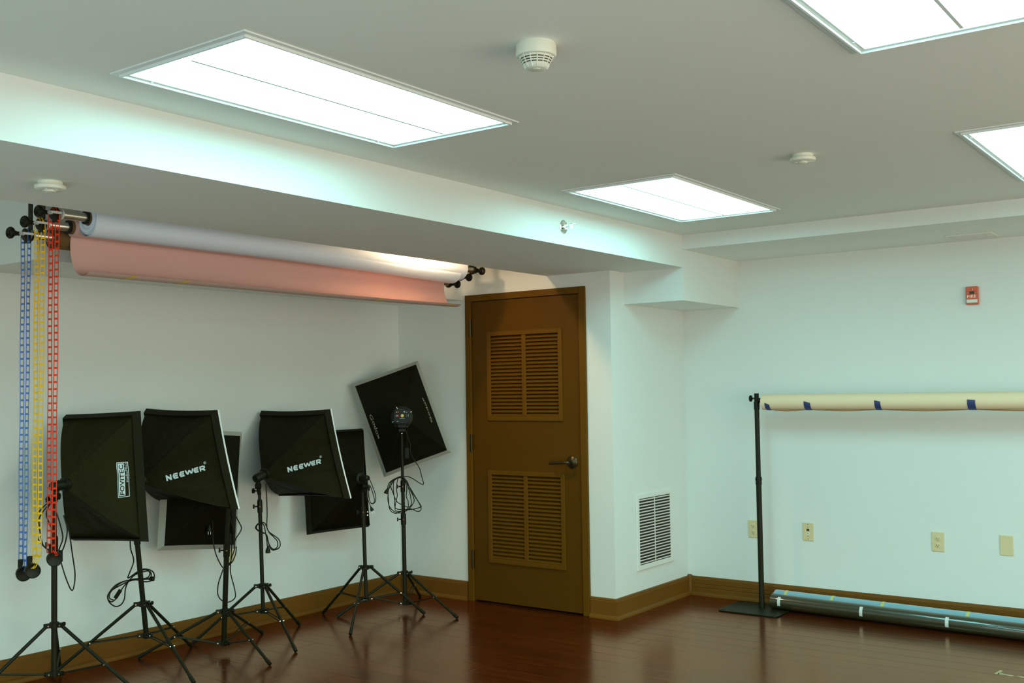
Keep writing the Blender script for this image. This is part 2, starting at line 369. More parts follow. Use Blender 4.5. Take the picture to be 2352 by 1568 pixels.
for (x0, x1, z0, z1) in (up, lo):
    mb = MB(og); fw = .030
    for a, b in (((x0, z0), (x0+fw, z1)), ((x1-fw, z0), (x1, z1)), ((x0+fw, z0), (x1-fw, z0+fw)), ((x0+fw, z1-fw), (x1-fw, z1))):
        mb.box((a[0], fy-.010, a[1]), (b[0], fy+.006, b[1]))
    xm = (x0+x1)/2
    mb.box((xm-.016, fy-.006, z0+fw), (xm+.016, fy+.006, z1-fw))
    fr = mb.build('louver_panel', 'slat', D, bevel=.003)
    mb = MB(og); n = 22; zz0, zz1 = z0+fw, z1-fw
    for (a, b) in ((x0+fw, xm-.016), (xm+.016, x1-fw)):
        for i in range(n):
            z = zz0+(i+.5)*(zz1-zz0)/n; p = (zz1-zz0)/n
            mb.prism([(a, fy-.003, z-p*.46), (a, fy-.003, z-p*.14), (a, fy+.022, z+p*.50), (a, fy+.024, z+p*.12)], (b-a, 0, 0))
    mb.box((x0+.01, fy+.028, z0+.01), (x1-.01, fy+.034, z1-.01))
    sub(fr, mb.build('slats', 'slat', None)).location = (0, 0, 0)
mb = MB(og)
ox0, ox1, oz = -4.5685, -3.5890, 2.0925
for a, b in (((ox0, 0), (sx0-.004, oz)), ((sx1+.004, 0), (ox1, oz)), ((sx0-.004, sz1+.004), (sx1+.004, oz))):
    mb.box((a[0], YB-.016, a[1]), (b[0], YB+.10, b[1]))
mb.build('door_frame', 'slat', D, bevel=.003)
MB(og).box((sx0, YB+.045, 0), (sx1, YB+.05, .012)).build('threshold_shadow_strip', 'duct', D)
for z0, z1 in ((1.81, 1.925), (1.018, 1.135), (.225, .347)):
    mb = MB(og); mb.cyl((sx0-.004, fy-.014, z0), (sx0-.004, fy-.014, z1), .0065, 10)
    mb.box((sx0-.020, fy-.014, z0), (sx0+.004, fy-.010, z1)); mb.build('hinge', 'bronze', D, smooth=True)
mb = MB(og); hx, hz = -3.708, .967
mb.lathe((hx, fy, hz), (0, -1, 0), [(.041, 0), (.041, .004), (.036, .010), (.022, .016), (.014, .020), (.0125, .052)], 28)
mb.tube([(hx, fy-.045, hz), (hx-.012, fy-.058, hz), (hx-.05, fy-.060, hz-.001), (hx-.10, fy-.058, hz-.005), (hx-.143, fy-.052, hz-.008)], .0098, 10)
mb.build('lever_handle', 'bronze', D, smooth=True)
# ------------------------------------------------------------------ wall grille on the return wall
og = V((XV, 6.23, .50)); G = thing('air_grille', og, 'white louvered return air grille low on the short wall beside the door', 'vent')
y0, y1, z0, z1 = 5.981, 6.476, .2595, .746
iy0, iy1, iz0, iz1 = 6.014, 6.442, .291, .717
mb = MB(og)
for a in (((y0, z0), (iy0, z1)), ((iy1, z0), (y1, z1)), ((iy0, z0), (iy1, iz0)), ((iy0, iz1), (iy1, z1))):
    mb.box((XV, a[0][0], a[0][1]), (XV+.010, a[1][0], a[1][1]))
mb.box((XV, (iy0+iy1)/2-.004, iz0), (XV+.006, (iy0+iy1)/2+.004, iz1))
mb.build('grille_frame', 'grille', G, bevel=.003)
mb = MB(og); n = 22
for i in range(n):
    z = iz0+(i+.5)*(iz1-iz0)/n; p = (iz1-iz0)/n
    mb.prism([(XV+.008, iy0, z-p*.06), (XV+.008, iy0, z+p*.25), (XV+.001, iy0, z+p*.03), (XV+.001, iy0, z-p*.29)], (0, iy1-iy0, 0))
mb.build('slats', 'grille', G)
MB(og).box((XV, iy0, iz0), (XV+.0006, iy1, iz1)).build('duct_opening', 'duct', G)
mb = MB(og)
for yy in (y0+.06, y1-.06):
    for zz in (z0+.015, z1-.015): mb.cyl((XV+.009, yy, zz), (XV+.0112, yy, zz), .0035, 10)
pieces(mb, 'screw', 'grille', G)
# ------------------------------------------------------------------ ceiling register in the far soffit
og = V((-1.43, 6.47, ZR)); G = thing('ceiling_register', og, 'slim white air register set in the underside of the far soffit', 'vent')
x0, x1, y0, y1 = -1.555, -1.305, 6.385, 6.575
ix0, ix1, iy0, iy1 = -1.515, -1.345, 6.455, 6.553
mb = MB(og)
for a in (((x0, y0), (ix0, y1)), ((ix1, y0), (x1, y1)), ((ix0, y0), (ix1, iy0)), ((ix0, iy1), (ix1, y1))): mb.box((a[0][0], a[0][1], ZR-.008), (a[1][0], a[1][1], ZR))
mb.build('register_frame', 'grille', G, bevel=.002)
mb = MB(og)
for i in range(5):
    y = iy0+(i+.5)*(iy1-iy0)/5; mb.prism([(ix0, y-.009, ZR-.001), (ix0, y-.006, ZR-.001), (ix0, y+.008, ZR-.007), (ix0, y+.005, ZR-.007)], (ix1-ix0, 0, 0))
mb.build('slats', 'grille', G)
MB(og).box((ix0, iy0, ZR-.0007), (ix1, iy1, ZR)).build('duct_opening', 'duct', G)
# ------------------------------------------------------------------ ceiling lights
def ceiling_light(x0, y0, x1, y1, label, group=None):
    og = V(((x0+x1)/2, (y0+y1)/2, ZC)); L = thing('ceiling_light', og, label, 'ceiling light', group)
    mb = MB(og); f = .040; z = ZC
    def ring(a, b, za, zb):
        mb.box((x0+a, y0+a, za), (x0+b, y1-a, zb)); mb.box((x1-b, y0+a, za), (x1-a, y1-a, zb))
        mb.box((x0+b, y0+a, za), (x1-b, y0+b, zb)); mb.box((x0+b, y1-b, za), (x1-b, y1-a, zb))
    ring(0, .018, z-.005, z); ring(.018, .026, z-.013, z); ring(.026, .040, z-.006, z)
    mb.build('light_frame', 'lframe', L, bevel=.0015)
    a0, a1, b0, b1 = x0+f, x1-f, y0+f, y1-f; xm = (a0+a1)/2
    for (p, q) in ((a0, xm-.004), (xm+.004, a1)):
        mb = MB(og); n = 6; vs = []
        for i in range(n+1):
            t = i/n; x = p+(q-p)*t; zz = z-.0015-.004*math.sin(math.pi*t)
            vs += [(x, b0, zz), (x, b1, zz)]
        mb.add(vs, [(2*i, 2*i+1, 2*i+3, 2*i+2) for i in range(n)]); mb.build('diffuser', 'emit', L, smooth=True)
    mb = MB(og); mb.box((xm-.005, b0+.02, z-.009), (xm+.005, b1-.02, z-.0005)); mb.build('divider', 'lframe', L)
    mb = MB(og)
    for yy in (y0+.12, y1-.12):
        for xx in (x0+.033, x1-.033): mb.cyl((xx, yy, z-.008), (xx, yy, z-.005), .004, 8)
    pieces(mb, 'latch_screw', 'lframe', L)
ceiling_light(-2.744, 1.773, -2.143, 2.992, 'rectangular recessed fluorescent light nearest above the beam, large at upper left')
ceiling_light(-2.734, 4.153, -2.133, 5.362, 'rectangular recessed fluorescent light far end, above the door end of the beam')
ceiling_light(-.953, 1.772, -.350, 2.985, 'rectangular recessed fluorescent light cut by the top right of the picture')
ceiling_light(-.965, 4.150, -.362, 5.360, 'rectangular recessed fluorescent light at right edge, above the red fire alarm')
for k, (x, y) in enumerate(((-2.744, -.61), (-.953, -.61), (.84, -.61), (.84, 1.773), (.84, 4.153))):
    ceiling_light(x, y, x+.60, y+1.215, 'matching rectangular recessed fluorescent light outside the picture', 'ceiling lights outside the picture')
# warm recessed lamp in the slot behind the beam
og = V((-4.04, 4.72, ZC)); L = thing('recessed_downlight', og, 'small warm round downlight hidden in the slot above the backdrop rollers', 'ceiling light')
MB(og).lathe((og.x, og.y, ZC), (0, 0, -1), [(.055, 0), (.055, .004), (.045, .008), (.040, .003)], 28, cap=False).build('trim_ring', 'lframe', L, smooth=True)
MB(og).lathe((og.x, og.y, ZC-.002), (0, 0, -1), [(.038, 0), (.030, .012), (.012, .018)], 24).build('bulb', 'warm', L, smooth=True)
# ------------------------------------------------------------------ detectors, sprinkler, alarm
og = V((-1.619, 2.345, ZC)); S = thing('smoke_detector', og, 'large off-white domed smoke detector on the ceiling with slotted dome', 'smoke detector')
MB(og).lathe(og, (0, 0, -1), [(.052, 0), (.055, .004), (.056, .030), (.053, .036), (.048, .038)], 40).build('base', 'detect', S, smooth=True)
MB(og).lathe(og, (0, 0, -1), [(.047, .036), (.038, .056), (.029, .068), (.024, .0705)], 40).build('dome', 'detect', S, smooth=True)
mb = MB(og); n = 14
for i in range(n):
    a0 = 2*math.pi*(i+.10)/n; a1 = 2*math.pi*(i+.90)/n
    for (r, z) in ((.0432, .0445), (.0400, .0505), (.0368, .0565)):
        vs = []
        for j in range(4):
            a = a0+(a1-a0)*j/3
            for rr, zz in ((r+.0012, z-.0012), (r-.0002, z+.0012)): vs.append(V((og.x+math.cos(a)*(rr+.0006), og.y+math.sin(a)*(rr+.0006), ZC-zz)))
        mb.add(vs, [(2*j, 2*j+1, 2*j+3, 2*j+2) for j in range(3)])
mb.build('vent_slots', 'slot', S)
mb = MB(og)
for i in range(n):
    a = 2*math.pi*i/n; d = V((math.cos(a), math.sin(a), 0)); mb.cyl(og+d*.048-V((0, 0, .036)), og+d*.030-V((0, 0, .068)), .0018, 6)
mb.build('dome_ribs', 'detect', S, smooth=True)
mb = MB(og).lathe(og+V((.004, -.004, 0)), (0, 0, -1), [(.010, .0705), (.009, .072), (.002, .073)], 16); mb.build('test_button', 'detect', S)
def heat_detector(og, label):
    S = thing('heat_detector', og, label, 'heat detector')
    MB(og).lathe(og, (0, 0, -1), [(.040, 0), (.041, .003), (.040, .014)], 36).build('base', 'detect', S, smooth=True)
    MB(og).lathe(og, (0, 0, -1), [(.050, .014), (.052, .018), (.050, .027), (.044, .030)], 36).build('body', 'detect', S, smooth=True)
    mb = MB(og).lathe(og, (0, 0, -1), [(.018, .029), (.017, .035), (.011, .038)], 20)
    for a in range(4):
        t = a*math.pi/2+.4; mb.obox(og+V((math.cos(t)*.024, math.sin(t)*.024, -.0305)), (.006, 0, 0), (0, .003, 0), (0, 0, .002))
    mb.build('sensor', 'detect', S, smooth=True)
heat_detector(V((-1.555, 4.16, ZC)), 'small flat white heat detector on the main ceiling beyond the smoke detector')
heat_detector(V((-3.436, 1.991, ZS)), 'small flat white heat detector under the beam above the chain pulls')
og = V((XB, 4.544, 2.273)); S = thing('sprinkler_head', og, 'chrome sidewall sprinkler head on the bright beam face', 'sprinkler')
MB(og).lathe(og, (1, 0, 0), [(.036, 0), (.036, .003), (.030, .006), (.024, .002)], 28).build('escutcheon', 'chrome', S, smooth=True)
mb = MB(og).cyl(og, og+V((.022, 0, 0)), .010, 14)
mb.obox(og+V((.034, .009, 0)), (.014, 0, 0), (0, .0015, 0), (0, 0, .003)); mb.obox(og+V((.034, -.009, 0)), (.014, 0, 0), (0, .0015, 0), (0, 0, .003))
mb.cyl(og+V((.022, 0, 0)), og+V((.046, 0, 0)), .0028, 10); mb.build('frame_arms', 'chrome', S, smooth=True)
mb = MB(og).lathe(og+V((.047, 0, 0)), (1, 0, 0), [(.013, 0), (.013, .002)], 16); mb.obox(og+V((.055, 0, .012)), (.012, 0, 0), (0, .012, 0), (0, 0, .0008)); mb.build('deflector', 'chrome', S, smooth=True)
og = V((-1.486, YF, 1.958)); S = thing('fire_alarm', og, 'red wall mounted fire alarm strobe with white lettering on the far wall', 'fire alarm')
hx, hz = .0345, .054
MB(og).box((og.x-hx, YF-.024, og.z-hz), (og.x+hx, YF, og.z+hz)).build('housing', 'red', S, bevel=.004)
def flat_text(s, x, z, w_, h_, y, mt, name, parent, bold=0, org=og):
    mb = MB(org); vs, fs = fit_text(s, w_, h_, bold); mb.add([(x+a, y, z+b) for a, b in vs], fs); return mb.build(name, mt, parent)
flat_text('FIRE', og.x-.026, og.z-.014, .050, .0175, YF-.0248, 'white', 'lettering', S, .004)
MB(og).box((og.x-.031, YF-.030, og.z-.044), (og.x+.031, YF-.024, og.z-.023)).build('strobe_lens', 'lens', S, bevel=.003)
mb = MB(og).box((og.x-.020, YF-.032, og.z-.037), (og.x+.020, YF-.0305, og.z-.034))
for k in range(6): mb.box((og.x-.027+k*.009, YF-.032, og.z-.030), (og.x-.022+k*.009, YF-.0305, og.z-.026))
mb.build('strobe_reflector', 'white', S)
mb = MB(og).box((og.x-.013, YF-.0255, og.z+.010), (og.x+.013, YF-.024, og.z+.024)); mb.build('sounder_slot', 'slot', S)
mb = MB(og).box((og.x-.004, YF-.0255, og.z+.032), (og.x, YF-.024, og.z+.041)); mb.build('key_slot', 'slot', S)
mb = MB(og).box((og.x+.0005, YF-.0255, og.z+.032), (og.x+.004, YF-.024, og.z+.041)); mb.build('key_mark', 'white', S)
mb = MB(og)
for zz in (.0245, .008): mb.box((og.x-hx, YF-.0248, og.z+zz), (og.x+hx, YF-.024, og.z+zz+.0012))
pieces(mb, 'seam', 'slot', S)
# ------------------------------------------------------------------ wall plates
def plate(kind, c, u, n, label, w_=.072, h_=.116):
    c, u, n = V(c), V(u), V(n); z = V((0, 0, 1)); P = thing('wall_outlet' if kind != 'blank' else 'blank_wall_plate', c, label, 'outlet' if kind == 'duplex' else ('network jack' if kind == 'jack' else 'wall plate'))
    if kind == 'jack': P.name = 'network_jack'
    mb = MB(c); mb.obox(c+n*.003, u*(w_/2), z*(h_/2), n*.003); mb.build('cover_plate', 'plate', P, bevel=.002)
    if kind == 'duplex':
        for s in (-1, 1):
            cc = c+z*(.0205*s); mb = MB(c)
            mb.lathe(cc+n*.006, n, [(.0172, 0), (.0165, .0022), (.014, .0028)], 20); f = mb.build('receptacle', 'plate', P, smooth=True)
            mb = MB(c); mb.obox(cc+n*.0090-u*.0065+z*.001, u*.0012, z*.0042, n*.0006); mb.obox(cc+n*.0090+u*.0065+z*.001, u*.0012, z*.0034, n*.0006)
            mb.lathe(cc+n*.0086-z*.0085+u*0, n, [(.0026, 0), (.0026, .001)], 10)
            k = mb.build('slots', 'slot', f); k.location = (0, 0, 0)
        MB(c).lathe(c+n*.006, n, [(.0032, 0), (.0025, .0012)], 10).build('screw', 'plate', P)
    elif kind == 'jack':
        MB(c).obox(c+n*.0066+z*.012, u*.0085, z*.0075, n*.0008).build('network_socket', 'slot', P)
        MB(c).obox(c+n*.0066-z*.012, u*.0085, z*.0085, n*.0008).build('phone_socket', 'white', P)
        MB(c).obox(c+n*.0072-z*.011, u*.003, z*.003, n*.0008).build('phone_pin_hole', 'slot', P)
        mb = MB(c)
        for s in (-.048, -.029, .029, .048): mb.lathe(c+n*.006+z*s, n, [(.0028, 0), (.002, .0012)], 10)
        pieces(mb, 'screw', 'brass', P)
    else:
        mb = MB(c)
        for s in (-.042, .042): mb.lathe(c+n*.006+z*s, n, [(.003, 0), (.0022, .0012)], 10)
        pieces(mb, 'screw', 'plate', P)
ny = (0, -1, 0)
plate('duplex', (-2.917, YF, .480), (1, 0, 0), ny, 'ivory duplex outlet partly hidden behind the black backdrop stand pole')
plate('jack', (-2.540, YF, .4865), (1, 0, 0), ny, 'ivory wall plate with a dark and a white jack, right of the stand pole')
plate('duplex', (-1.732, YF, .480), (1, 0, 0), ny, 'ivory duplex outlet in full view above the floor rolls')
plate('blank', (-1.348, YF, .486), (1, 0, 0), ny, 'blank ivory wall plate at the far right above the floor rolls')
plate('duplex', (XL, 4.175, .466), (0, -1, 0), (1, 0, 0), 'ivory outlet on the left wall behind the hanging cords of a light stand', .078, .105)
# ------------------------------------------------------------------ softbox lights
def basis(n, up):
    n = V(n).normalized(); up = V(up); up = (up-n*up.dot(n)).normalized(); return n, up, n.cross(up)
class Box:                            # pyramid of fabric: apex behind, rim in front
    def __init__(s, c, n, up, w_, h_, D_, k=1.0, bow=.42, sag=.20, apr=.05, rimc=.03):
        s.rimc = rimc
        s.c = CAM+(V(c)-CAM)*k; s.w, s.h, s.D = w_*k, h_*k, D_*k
        s.n, s.up, s.r = basis(n, up); s.bow, s.sag, s.apr = bow, sag, apr
        s.ap = s.c-s.n*s.D
        s.corner = {'TR': (1, 1), 'BR': (1, -1), 'BL': (-1, -1), 'TL': (-1, 1)}
    def rim(s, key): i, j = s.corner[key]; return (i*s.w/2, j*s.h/2)
    def P(s, a, b, q, t, off=0):      # a,b: corner keys; q in [-1,1]; t 0 apex .. 1 rim
        ax, ay = s.rim(a); bx, by = s.rim(b)
        x = (ax+bx)/2+(bx-ax)/2*q; y = (ay+by)/2+(by-ay)/2*q
        tt = s.apr+(1-s.apr)*t
        f = 1+s.bow*(1-t)*(t**.35)-s.sag*.55*(1-q*q)*(math.sin(math.pi*t)**.8 if 0 < t < 1 else 0)-s.rimc*(1-q*q)*t
        ph = {'TL': 0.3, 'TR': 1.7, 'BR': 2.9, 'BL': 4.4}[a]
        f += .030*math.sin(q*9+ph)*(1-t)*t*2.2+.013*math.sin(q*17+ph*2)*(1-t)*t*2
        f += off/max(.12, t*.5*min(s.w, s.h))*0
        p = s.c+s.r*(x*f*tt)+s.up*(y*f*tt)-s.n*(s.D*(1-tt))
        if off:
            o1 = s.P(a, b, q+.01, t); o2 = s.P(a, b, q, t+.01); nn = (o1-p).cross(o2-p).normalized()
            if nn.dot(p-(s.c-s.n*s.D*.2)) < 0: nn = -nn
            p = p+nn*off
        return p
    def fabric(s, og, name, mt, parent, label=None):
        mb = MB(og); ks = ['TL', 'TR', 'BR', 'BL']; NQ, NT = 16, 14
        ring = []
        for j in range(NT+1):
            row = []
            for k in range(4):
                for i in range(NQ): row.append(s.P(ks[k], ks[(k+1) % 4], -1+2*i/NQ, j/NT))
            ring.append(row)
        n = 4*NQ; vs = [p for r_ in ring for p in r_]
        fs = [(j*n+i, j*n+(i+1) % n, (j+1)*n+(i+1) % n, (j+1)*n+i) for j in range(NT) for i in range(n)]
        fs.append(tuple(range(n-1, -1, -1)))
        mb.add(vs, fs); o = mb.build(name, mt, parent, smooth=True, label=label)
        for p in o.data.polygons: p.use_smooth = True
        return o
    def frame(s, og, name, mt, parent, a0, f0, a1, f1, label=None, th=.004):   # band from (forward a, flare f) to (a1,f1)
        mb = MB(og); ks = ['TL', 'TR', 'BR', 'BL']; NQ = 12
        def rp(k, i, a, f):
            q = -1+2*i/NQ; p = s.P(ks[k], ks[(k+1) % 4], q, 1); d = p-s.c
            d = (s.r*d.dot(s.r)/(s.w/2)+s.up*d.dot(s.up)/(s.h/2))
            return p+s.n*a+s.r*(max(-1, min(1, d.dot(s.r)))*f)+s.up*(max(-1, min(1, d.dot(s.up)))*f)
        L = [(a0, f0), (a1, f1), (a1, f1-th), (a0, f0-th)]; n = 4*NQ; vs = []
        for a, f in L: vs += [rp(k, i, a, f) for k in range(4) for i in range(NQ)]
        fs = []
        for j in range(4):
            for i in range(n): fs.append((j*n+i, j*n+(i+1) % n, ((j+1) % 4)*n+(i+1) % n, ((j+1) % 4)*n+i))
        mb.add(vs, fs); return mb.build(name, mt, parent, label=label)
    def diffuser(s, og, parent, a=.02, f=.0, bulge=.012, label='white front cloth'):
        mb = MB(og); N_ = 10; vs = []
        for j in range(N_+1):
            for i in range(N_+1):
                x, y = -1+2*i/N_, -1+2*j/N_
                ex = 1-s.rimc*(1-y*y)*abs(x); ey = 1-s.rimc*(1-x*x)*abs(y)
                vs.append(s.c+s.r*((s.w/2+f)*x*ex)+s.up*((s.h/2+f)*y*ey)+s.n*(a+bulge*(1-x*x)*(1-y*y)))
        fs = [(j*(N_+1)+i, j*(N_+1)+i+1, (j+1)*(N_+1)+i+1, (j+1)*(N_+1)+i) for j in range(N_) for i in range(N_)]
        mb.add(vs, fs); return mb.build('front_diffuser', 'diff', parent, smooth=True, label=label)
    def print_on(s, mb, a, b, o3, x3, y3, vs, off=.004):   # map 2D verts (units metres) on panel a-b; o3 origin, x3/y3 unit vectors
        A = s.ap; ax, ay = s.rim(a); bx, by = s.rim(b)
        R0 = s.c+s.r*ax+s.up*ay; R1 = s.c+s.r*bx+s.up*by; m_ = (R0+R1)/2-A; e = (R1-R0)/2
        nrm = m_.cross(e).normalized(); out = []
        for (x, y) in vs:
            p = o3+x3*x+y3*y; d = p-A; d = d-nrm*d.dot(nrm)
            mm, ee, me = m_.dot(m_), e.dot(e), m_.dot(e); dm, de = d.dot(m_), d.dot(e)
            det = mm*ee-me*me; t = (dm*ee-de*me)/det; ts = (de*mm-dm*me)/det
            q = ts/max(t, 1e-4); tt = (t-s.apr)/(1-s.apr)
            out.append(s.P(a, b, q, max(0, min(1, tt)), off))
        return out
def tripod(L, og, z_l, z_u, R, angs, top, ptop=None, rp=.0125, secs=(), lean=None):
    """pole + three legs with braces; top = top point of pole"""
    og = V(og); base = V((og.x, og.y, z_l-.015)); top = V(top); ax = (top-base)
    def P(z): return base+ax*((z-base.z)/ax.z)
    z = [z_l-.015]+[s_[0] for s_ in secs]; r = [rp]+[s_[1] for s_ in secs]
    for i in range(len(z)):
        e = z[i+1] if i+1 < len(z) else top.z
        mb = MB(og).cyl(P(z[i]), P(e+.01 if i+1 < len(z) else e), r[i], 16)
        mb.build('pole_section', 'black', L, smooth=True)
        if i+1 < len(z):
            mb = MB(og).cyl(P(e-.055), P(e+.012), r[i]+.0035, 16); mb.cyl(P(e+.008), P(e+.02), r[i]+.0015, 16)
            cl = mb.build('clamp_collar', 'blackpl', L, smooth=True)
            mb = MB(og); d = V((math.cos(angs[0]), math.sin(angs[0]), 0)); c = P(e-.02); side = V((-.8, -.6, 0))
            mb.cyl(c, c+side*(r[i]+.018), .0045, 8); mb.obox(c+side*(r[i]+.024), side*.004, V((0, 0, .012)), side.cross(V((0, 0, 1)))*.005)
            k = mb.build('clamp_knob', 'blackpl', cl, smooth=True); k.location = (0, 0, 0)
            fcam = (CAM-c); fcam.z = 0; fcam.normalize()
            k = MB(og).lathe(c+fcam*(r[i]+.003), fcam, [(.0042, 0), (.0042, .0016)], 10).build('clamp_rivet', 'brass', cl); k.location = (0, 0, 0)
    for nm, zz, rr in (('leg_hub', z_u, .022), ('foot_hub', z_l, .019)):
        mb = MB(og); c = P(zz); mb.lathe(c-V((0, 0, .013)), (0, 0, 1), [(rr, 0), (rr, .026)], 18)
        for a in angs:
            d = V((math.cos(a), math.sin(a), 0)); s_ = V((-d.y, d.x, 0))
            for k in (-1, 1): mb.obox(c+d*(rr+.010)+s_*(k*.009), d*.016, s_*.002, V((0, 0, .010)))
        h = mb.build(nm, 'blackpl', L, smooth=True)
        mb = MB(og)
        for a in angs:
            d = V((math.cos(a), math.sin(a), 0)); s_ = V((-d.y, d.x, 0)); q = c+d*(rr+.014)
            mb.cyl(q-s_*.0135, q+s_*.0135, .0038, 8)
        pieces(mb, 'rivet', 'rivet', h)
    mb = MB(og); c = P(z_u)+V((0, 0, .004)); s_ = V((.8, .6, 0)); mb.cyl(c, c+s_*.045, .004, 8); mb.lathe(c+s_*.04, s_, [(.009, 0), (.010, .004), (.009, .012)], 10)
    mb.build('lock_knob', 'blackpl', L, smooth=True)
    for a in angs:
        d = V((math.cos(a), math.sin(a), 0)); s_ = V((-d.y, d.x, 0)); hu = P(z_u)+d*.036; ft = V((og.x, og.y, 0))+d*R+V((0, 0, .010)); hl = P(z_l)+d*.033
        mb = MB(og).cyl(hu, ft, .0085, 12); lg = mb.build('leg', 'black', L, smooth=True)
        t = (ft-hu).normalized(); k = MB(og).cyl(ft-t*.035, ft+t*.004, .0105, 12).build('rubber_foot', 'blackpl', lg, smooth=True); k.location = (0, 0, 0)
        m_ = hu.lerp(ft, .55)
        mb = MB(og)
        for kk in (-1, 1): mb.tube([hl+s_*(kk*.0095), m_+s_*(kk*.0105)], .0032, 6, 1)
        br = mb.build('brace', 'black', L, smooth=True)
        k = MB(og).cyl(m_-s_*.0145, m_+s_*.0145, .0042, 8).build('brace_rivet', 'rivet', br); k.location = (0, 0, 0)
def lamp_head(L, og, ap, n, top, r=.026, knob=(-.8, -.6, 0)):
    ap, n, top, knob = V(ap), V(n).normalized(), V(top), V(knob)
    mb = MB(og); mb.lathe(ap+n*.03, -n, [(.036, 0), (.036, .012), (r, .016), (r, .075), (r*.85, .085), (r*.4, .09)], 22)
    h = mb.build('lamp_holder', 'blackpl', L, smooth=True)
    j = ap-n*.03; mb = MB(og); mb.obox((j+V((0, 0, -.03))+top)/2*1.0 if False else j-V((0, 0, .032)), (.010, 0, 0), (0, .010, 0), (0, 0, .022))
    mb.lathe(j-V((0, 0, .05))-V((.8, .6, 0))*.016, (.8, .6, 0), [(.016, 0), (.016, .032)], 16)
    mb.cyl(j-V((0, 0, .05)), top-V((0, 0, .004)), .012, 14)
    mb.build('tilt_bracket', 'blackpl', L, smooth=True)
    c = j.lerp(top, .72)-V((0, 0, .01)); mb = MB(og); mb.cyl(c, c+knob*.03, .004, 8)
    for k in range(5):
        a = k*2*math.pi/5; e1 = V((0, 0, 1)); e2 = knob.cross(e1); mb.cyl(c+knob*.028+(e1*math.cos(a)+e2*math.sin(a))*.010, c+knob*.040+(e1*math.cos(a)+e2*math.sin(a))*.010, .0055, 8)
    mb.lathe(c+knob*.026, knob, [(.010, 0), (.010, .014)], 12); mb.build('star_knob', 'blackpl', L, smooth=True)
    MB(og).cyl(top-V((0, 0, .028)), top+V((0, 0, .002)), .0075, 12).build('chrome_stud', 'chrome', L, smooth=True)
def cord(L, og, pts, o_, s_, p0, nrm, r=.0032, jit=.008, name='power_cord', sm=4):
    P = []
    for i, (u, v) in enumerate(pts):
        q = on(o_[0]+u/s_, o_[1]+v/s_, p0, nrm); P.append(q+nrm*(jit*math.sin(i*1.7)))
    return MB(og).tube(P, r, 8, sm).build(name, 'cord', L, smooth=True)
def plug(cd_, og, c, d, up, s=1.0):
    c, d, up = V(c), V(d).normalized(), V(up).normalized(); sd = d.cross(up)
    mb = MB(og); mb.lathe(c-d*.028*s, d, [(.004*s, 0), (.006*s, .008*s), (.012*s, .022*s), (.013*s, .034*s), (.011*s, .036*s)], 12)
    k = mb.build('plug', 'cord', cd_, smooth=True); k.location = (0, 0, 0)
    mb = MB(og)
    for q in (-1, 1): mb.obox(c+d*.016*s+sd*(q*.0064*s), d*.009*s, sd*.0008*s, up*.003*s)
    pieces(mb, 'plug_prong', 'chrome', cd_)
def facing(p):
    n = CAM-V(p); n.z = 0; return n.normalized()
RAD = math.radians
# ---- A: stand nearest the chains, vertical logo
og = V((-4.83, 2.835, 0)); topA = V((-4.828, 2.829, .925))
LA = thing('softbox_light', og, 'olive-black softbox light on a tripod nearest the coloured chains, with a boxed vertical logo', 'studio light', 'softbox lights along the left wall')
tripod(LA, og, .105, .335, .46, [RAD(146), RAD(26), RAD(266)], topA, rp=.0140, secs=((.74, .011),))
A = Box((-4.886, 3.147, 1.019), (-.214, .975, .055), (-.02, -.061, .998), .498, .652, .292, k=.995, rimc=.006)
sb = A.fabric(og, 'softbox', 'fabric', LA)
def child(o, p): o.parent = p; o.location = (0, 0, 0); return o
child(A.frame(og, 'rim_band', 'flange', None, -.040, -.013, .001, .003), sb)
child(A.diffuser(og, None, a=.0, f=-.002, bulge=.008), sb)
o3 = V((-4.7039, 3.0868, .9309)); x3 = (V((-4.7063, 3.0783, 1.1028))-o3).normalized(); e_ = V((-4.6769, 3.1372, .9359))-o3; e_ = (e_-x3*e_.dot(x3)); y3w = e_.length; y3 = -e_.normalized(); o3 = o3-y3*y3w
LL = .172
mb = MB(og)
def rectp(x0, y0, x1, y1, n=12): # strip rect
    vs = []; 
    for i in range(n+1): vs += [(x0+(x1-x0)*i/n, y0), (x0+(x1-x0)*i/n, y1)]
    return vs, [(2*i, 2*i+1, 2*i+3, 2*i+2) for i in range(n)]
for (a, b, c, d) in ((0, 0, LL, .003), (0, y3w-.003, LL, y3w), (0, 0, .003, y3w), (LL-.003, 0, LL, y3w), (.007, y3w*.36, LL-.006, y3w-.006)):
    vs, fs = rectp(a, b, c, d); mb.add(A.print_on(mb, 'TR', 'BR', o3, x3, y3, vs, .0035), fs)
vs, fs = fit_text('studioPRO', LL*.54, y3w*.20); vs = [(x+LL*.42, y+y3w*.10) for x, y in vs]
mb.add(A.print_on(mb, 'TR', 'BR', o3, x3, y3, vs, .0045), fs)
child(mb.build('logo', 'logo', None), sb)
mb = MB(og); vs, fs = fit_text('FOVITEC', LL*.86, y3w*.36, .012); vs = [(x+LL*.07, y+y3w*.44) for x, y in vs]
mb.add(A.print_on(mb, 'TR', 'BR', o3, x3, y3, vs, .0055), fs)
child(mb.build('logo_letters', 'fabric', None), sb)
lamp_head(LA, og, A.ap+A.n*.0, A.n, topA+V((0, 0, .0)))
n_ = facing(og); p0 = V((-4.80, 2.80, 0))
C1 = cord(LA, og, [(400, 560), (330, 610), (180, 780), (168, 1000), (172, 1140), (250, 1250), (345, 1335), (400, 1330)], (60, 1060), 6.53, p0, n_)
cord(LA, og, [(400, 600), (338, 640), (202, 830), (196, 950), (222, 1130), (256, 1250), (330, 1320)], (60, 1060), 6.53, p0-n_*.03, n_)
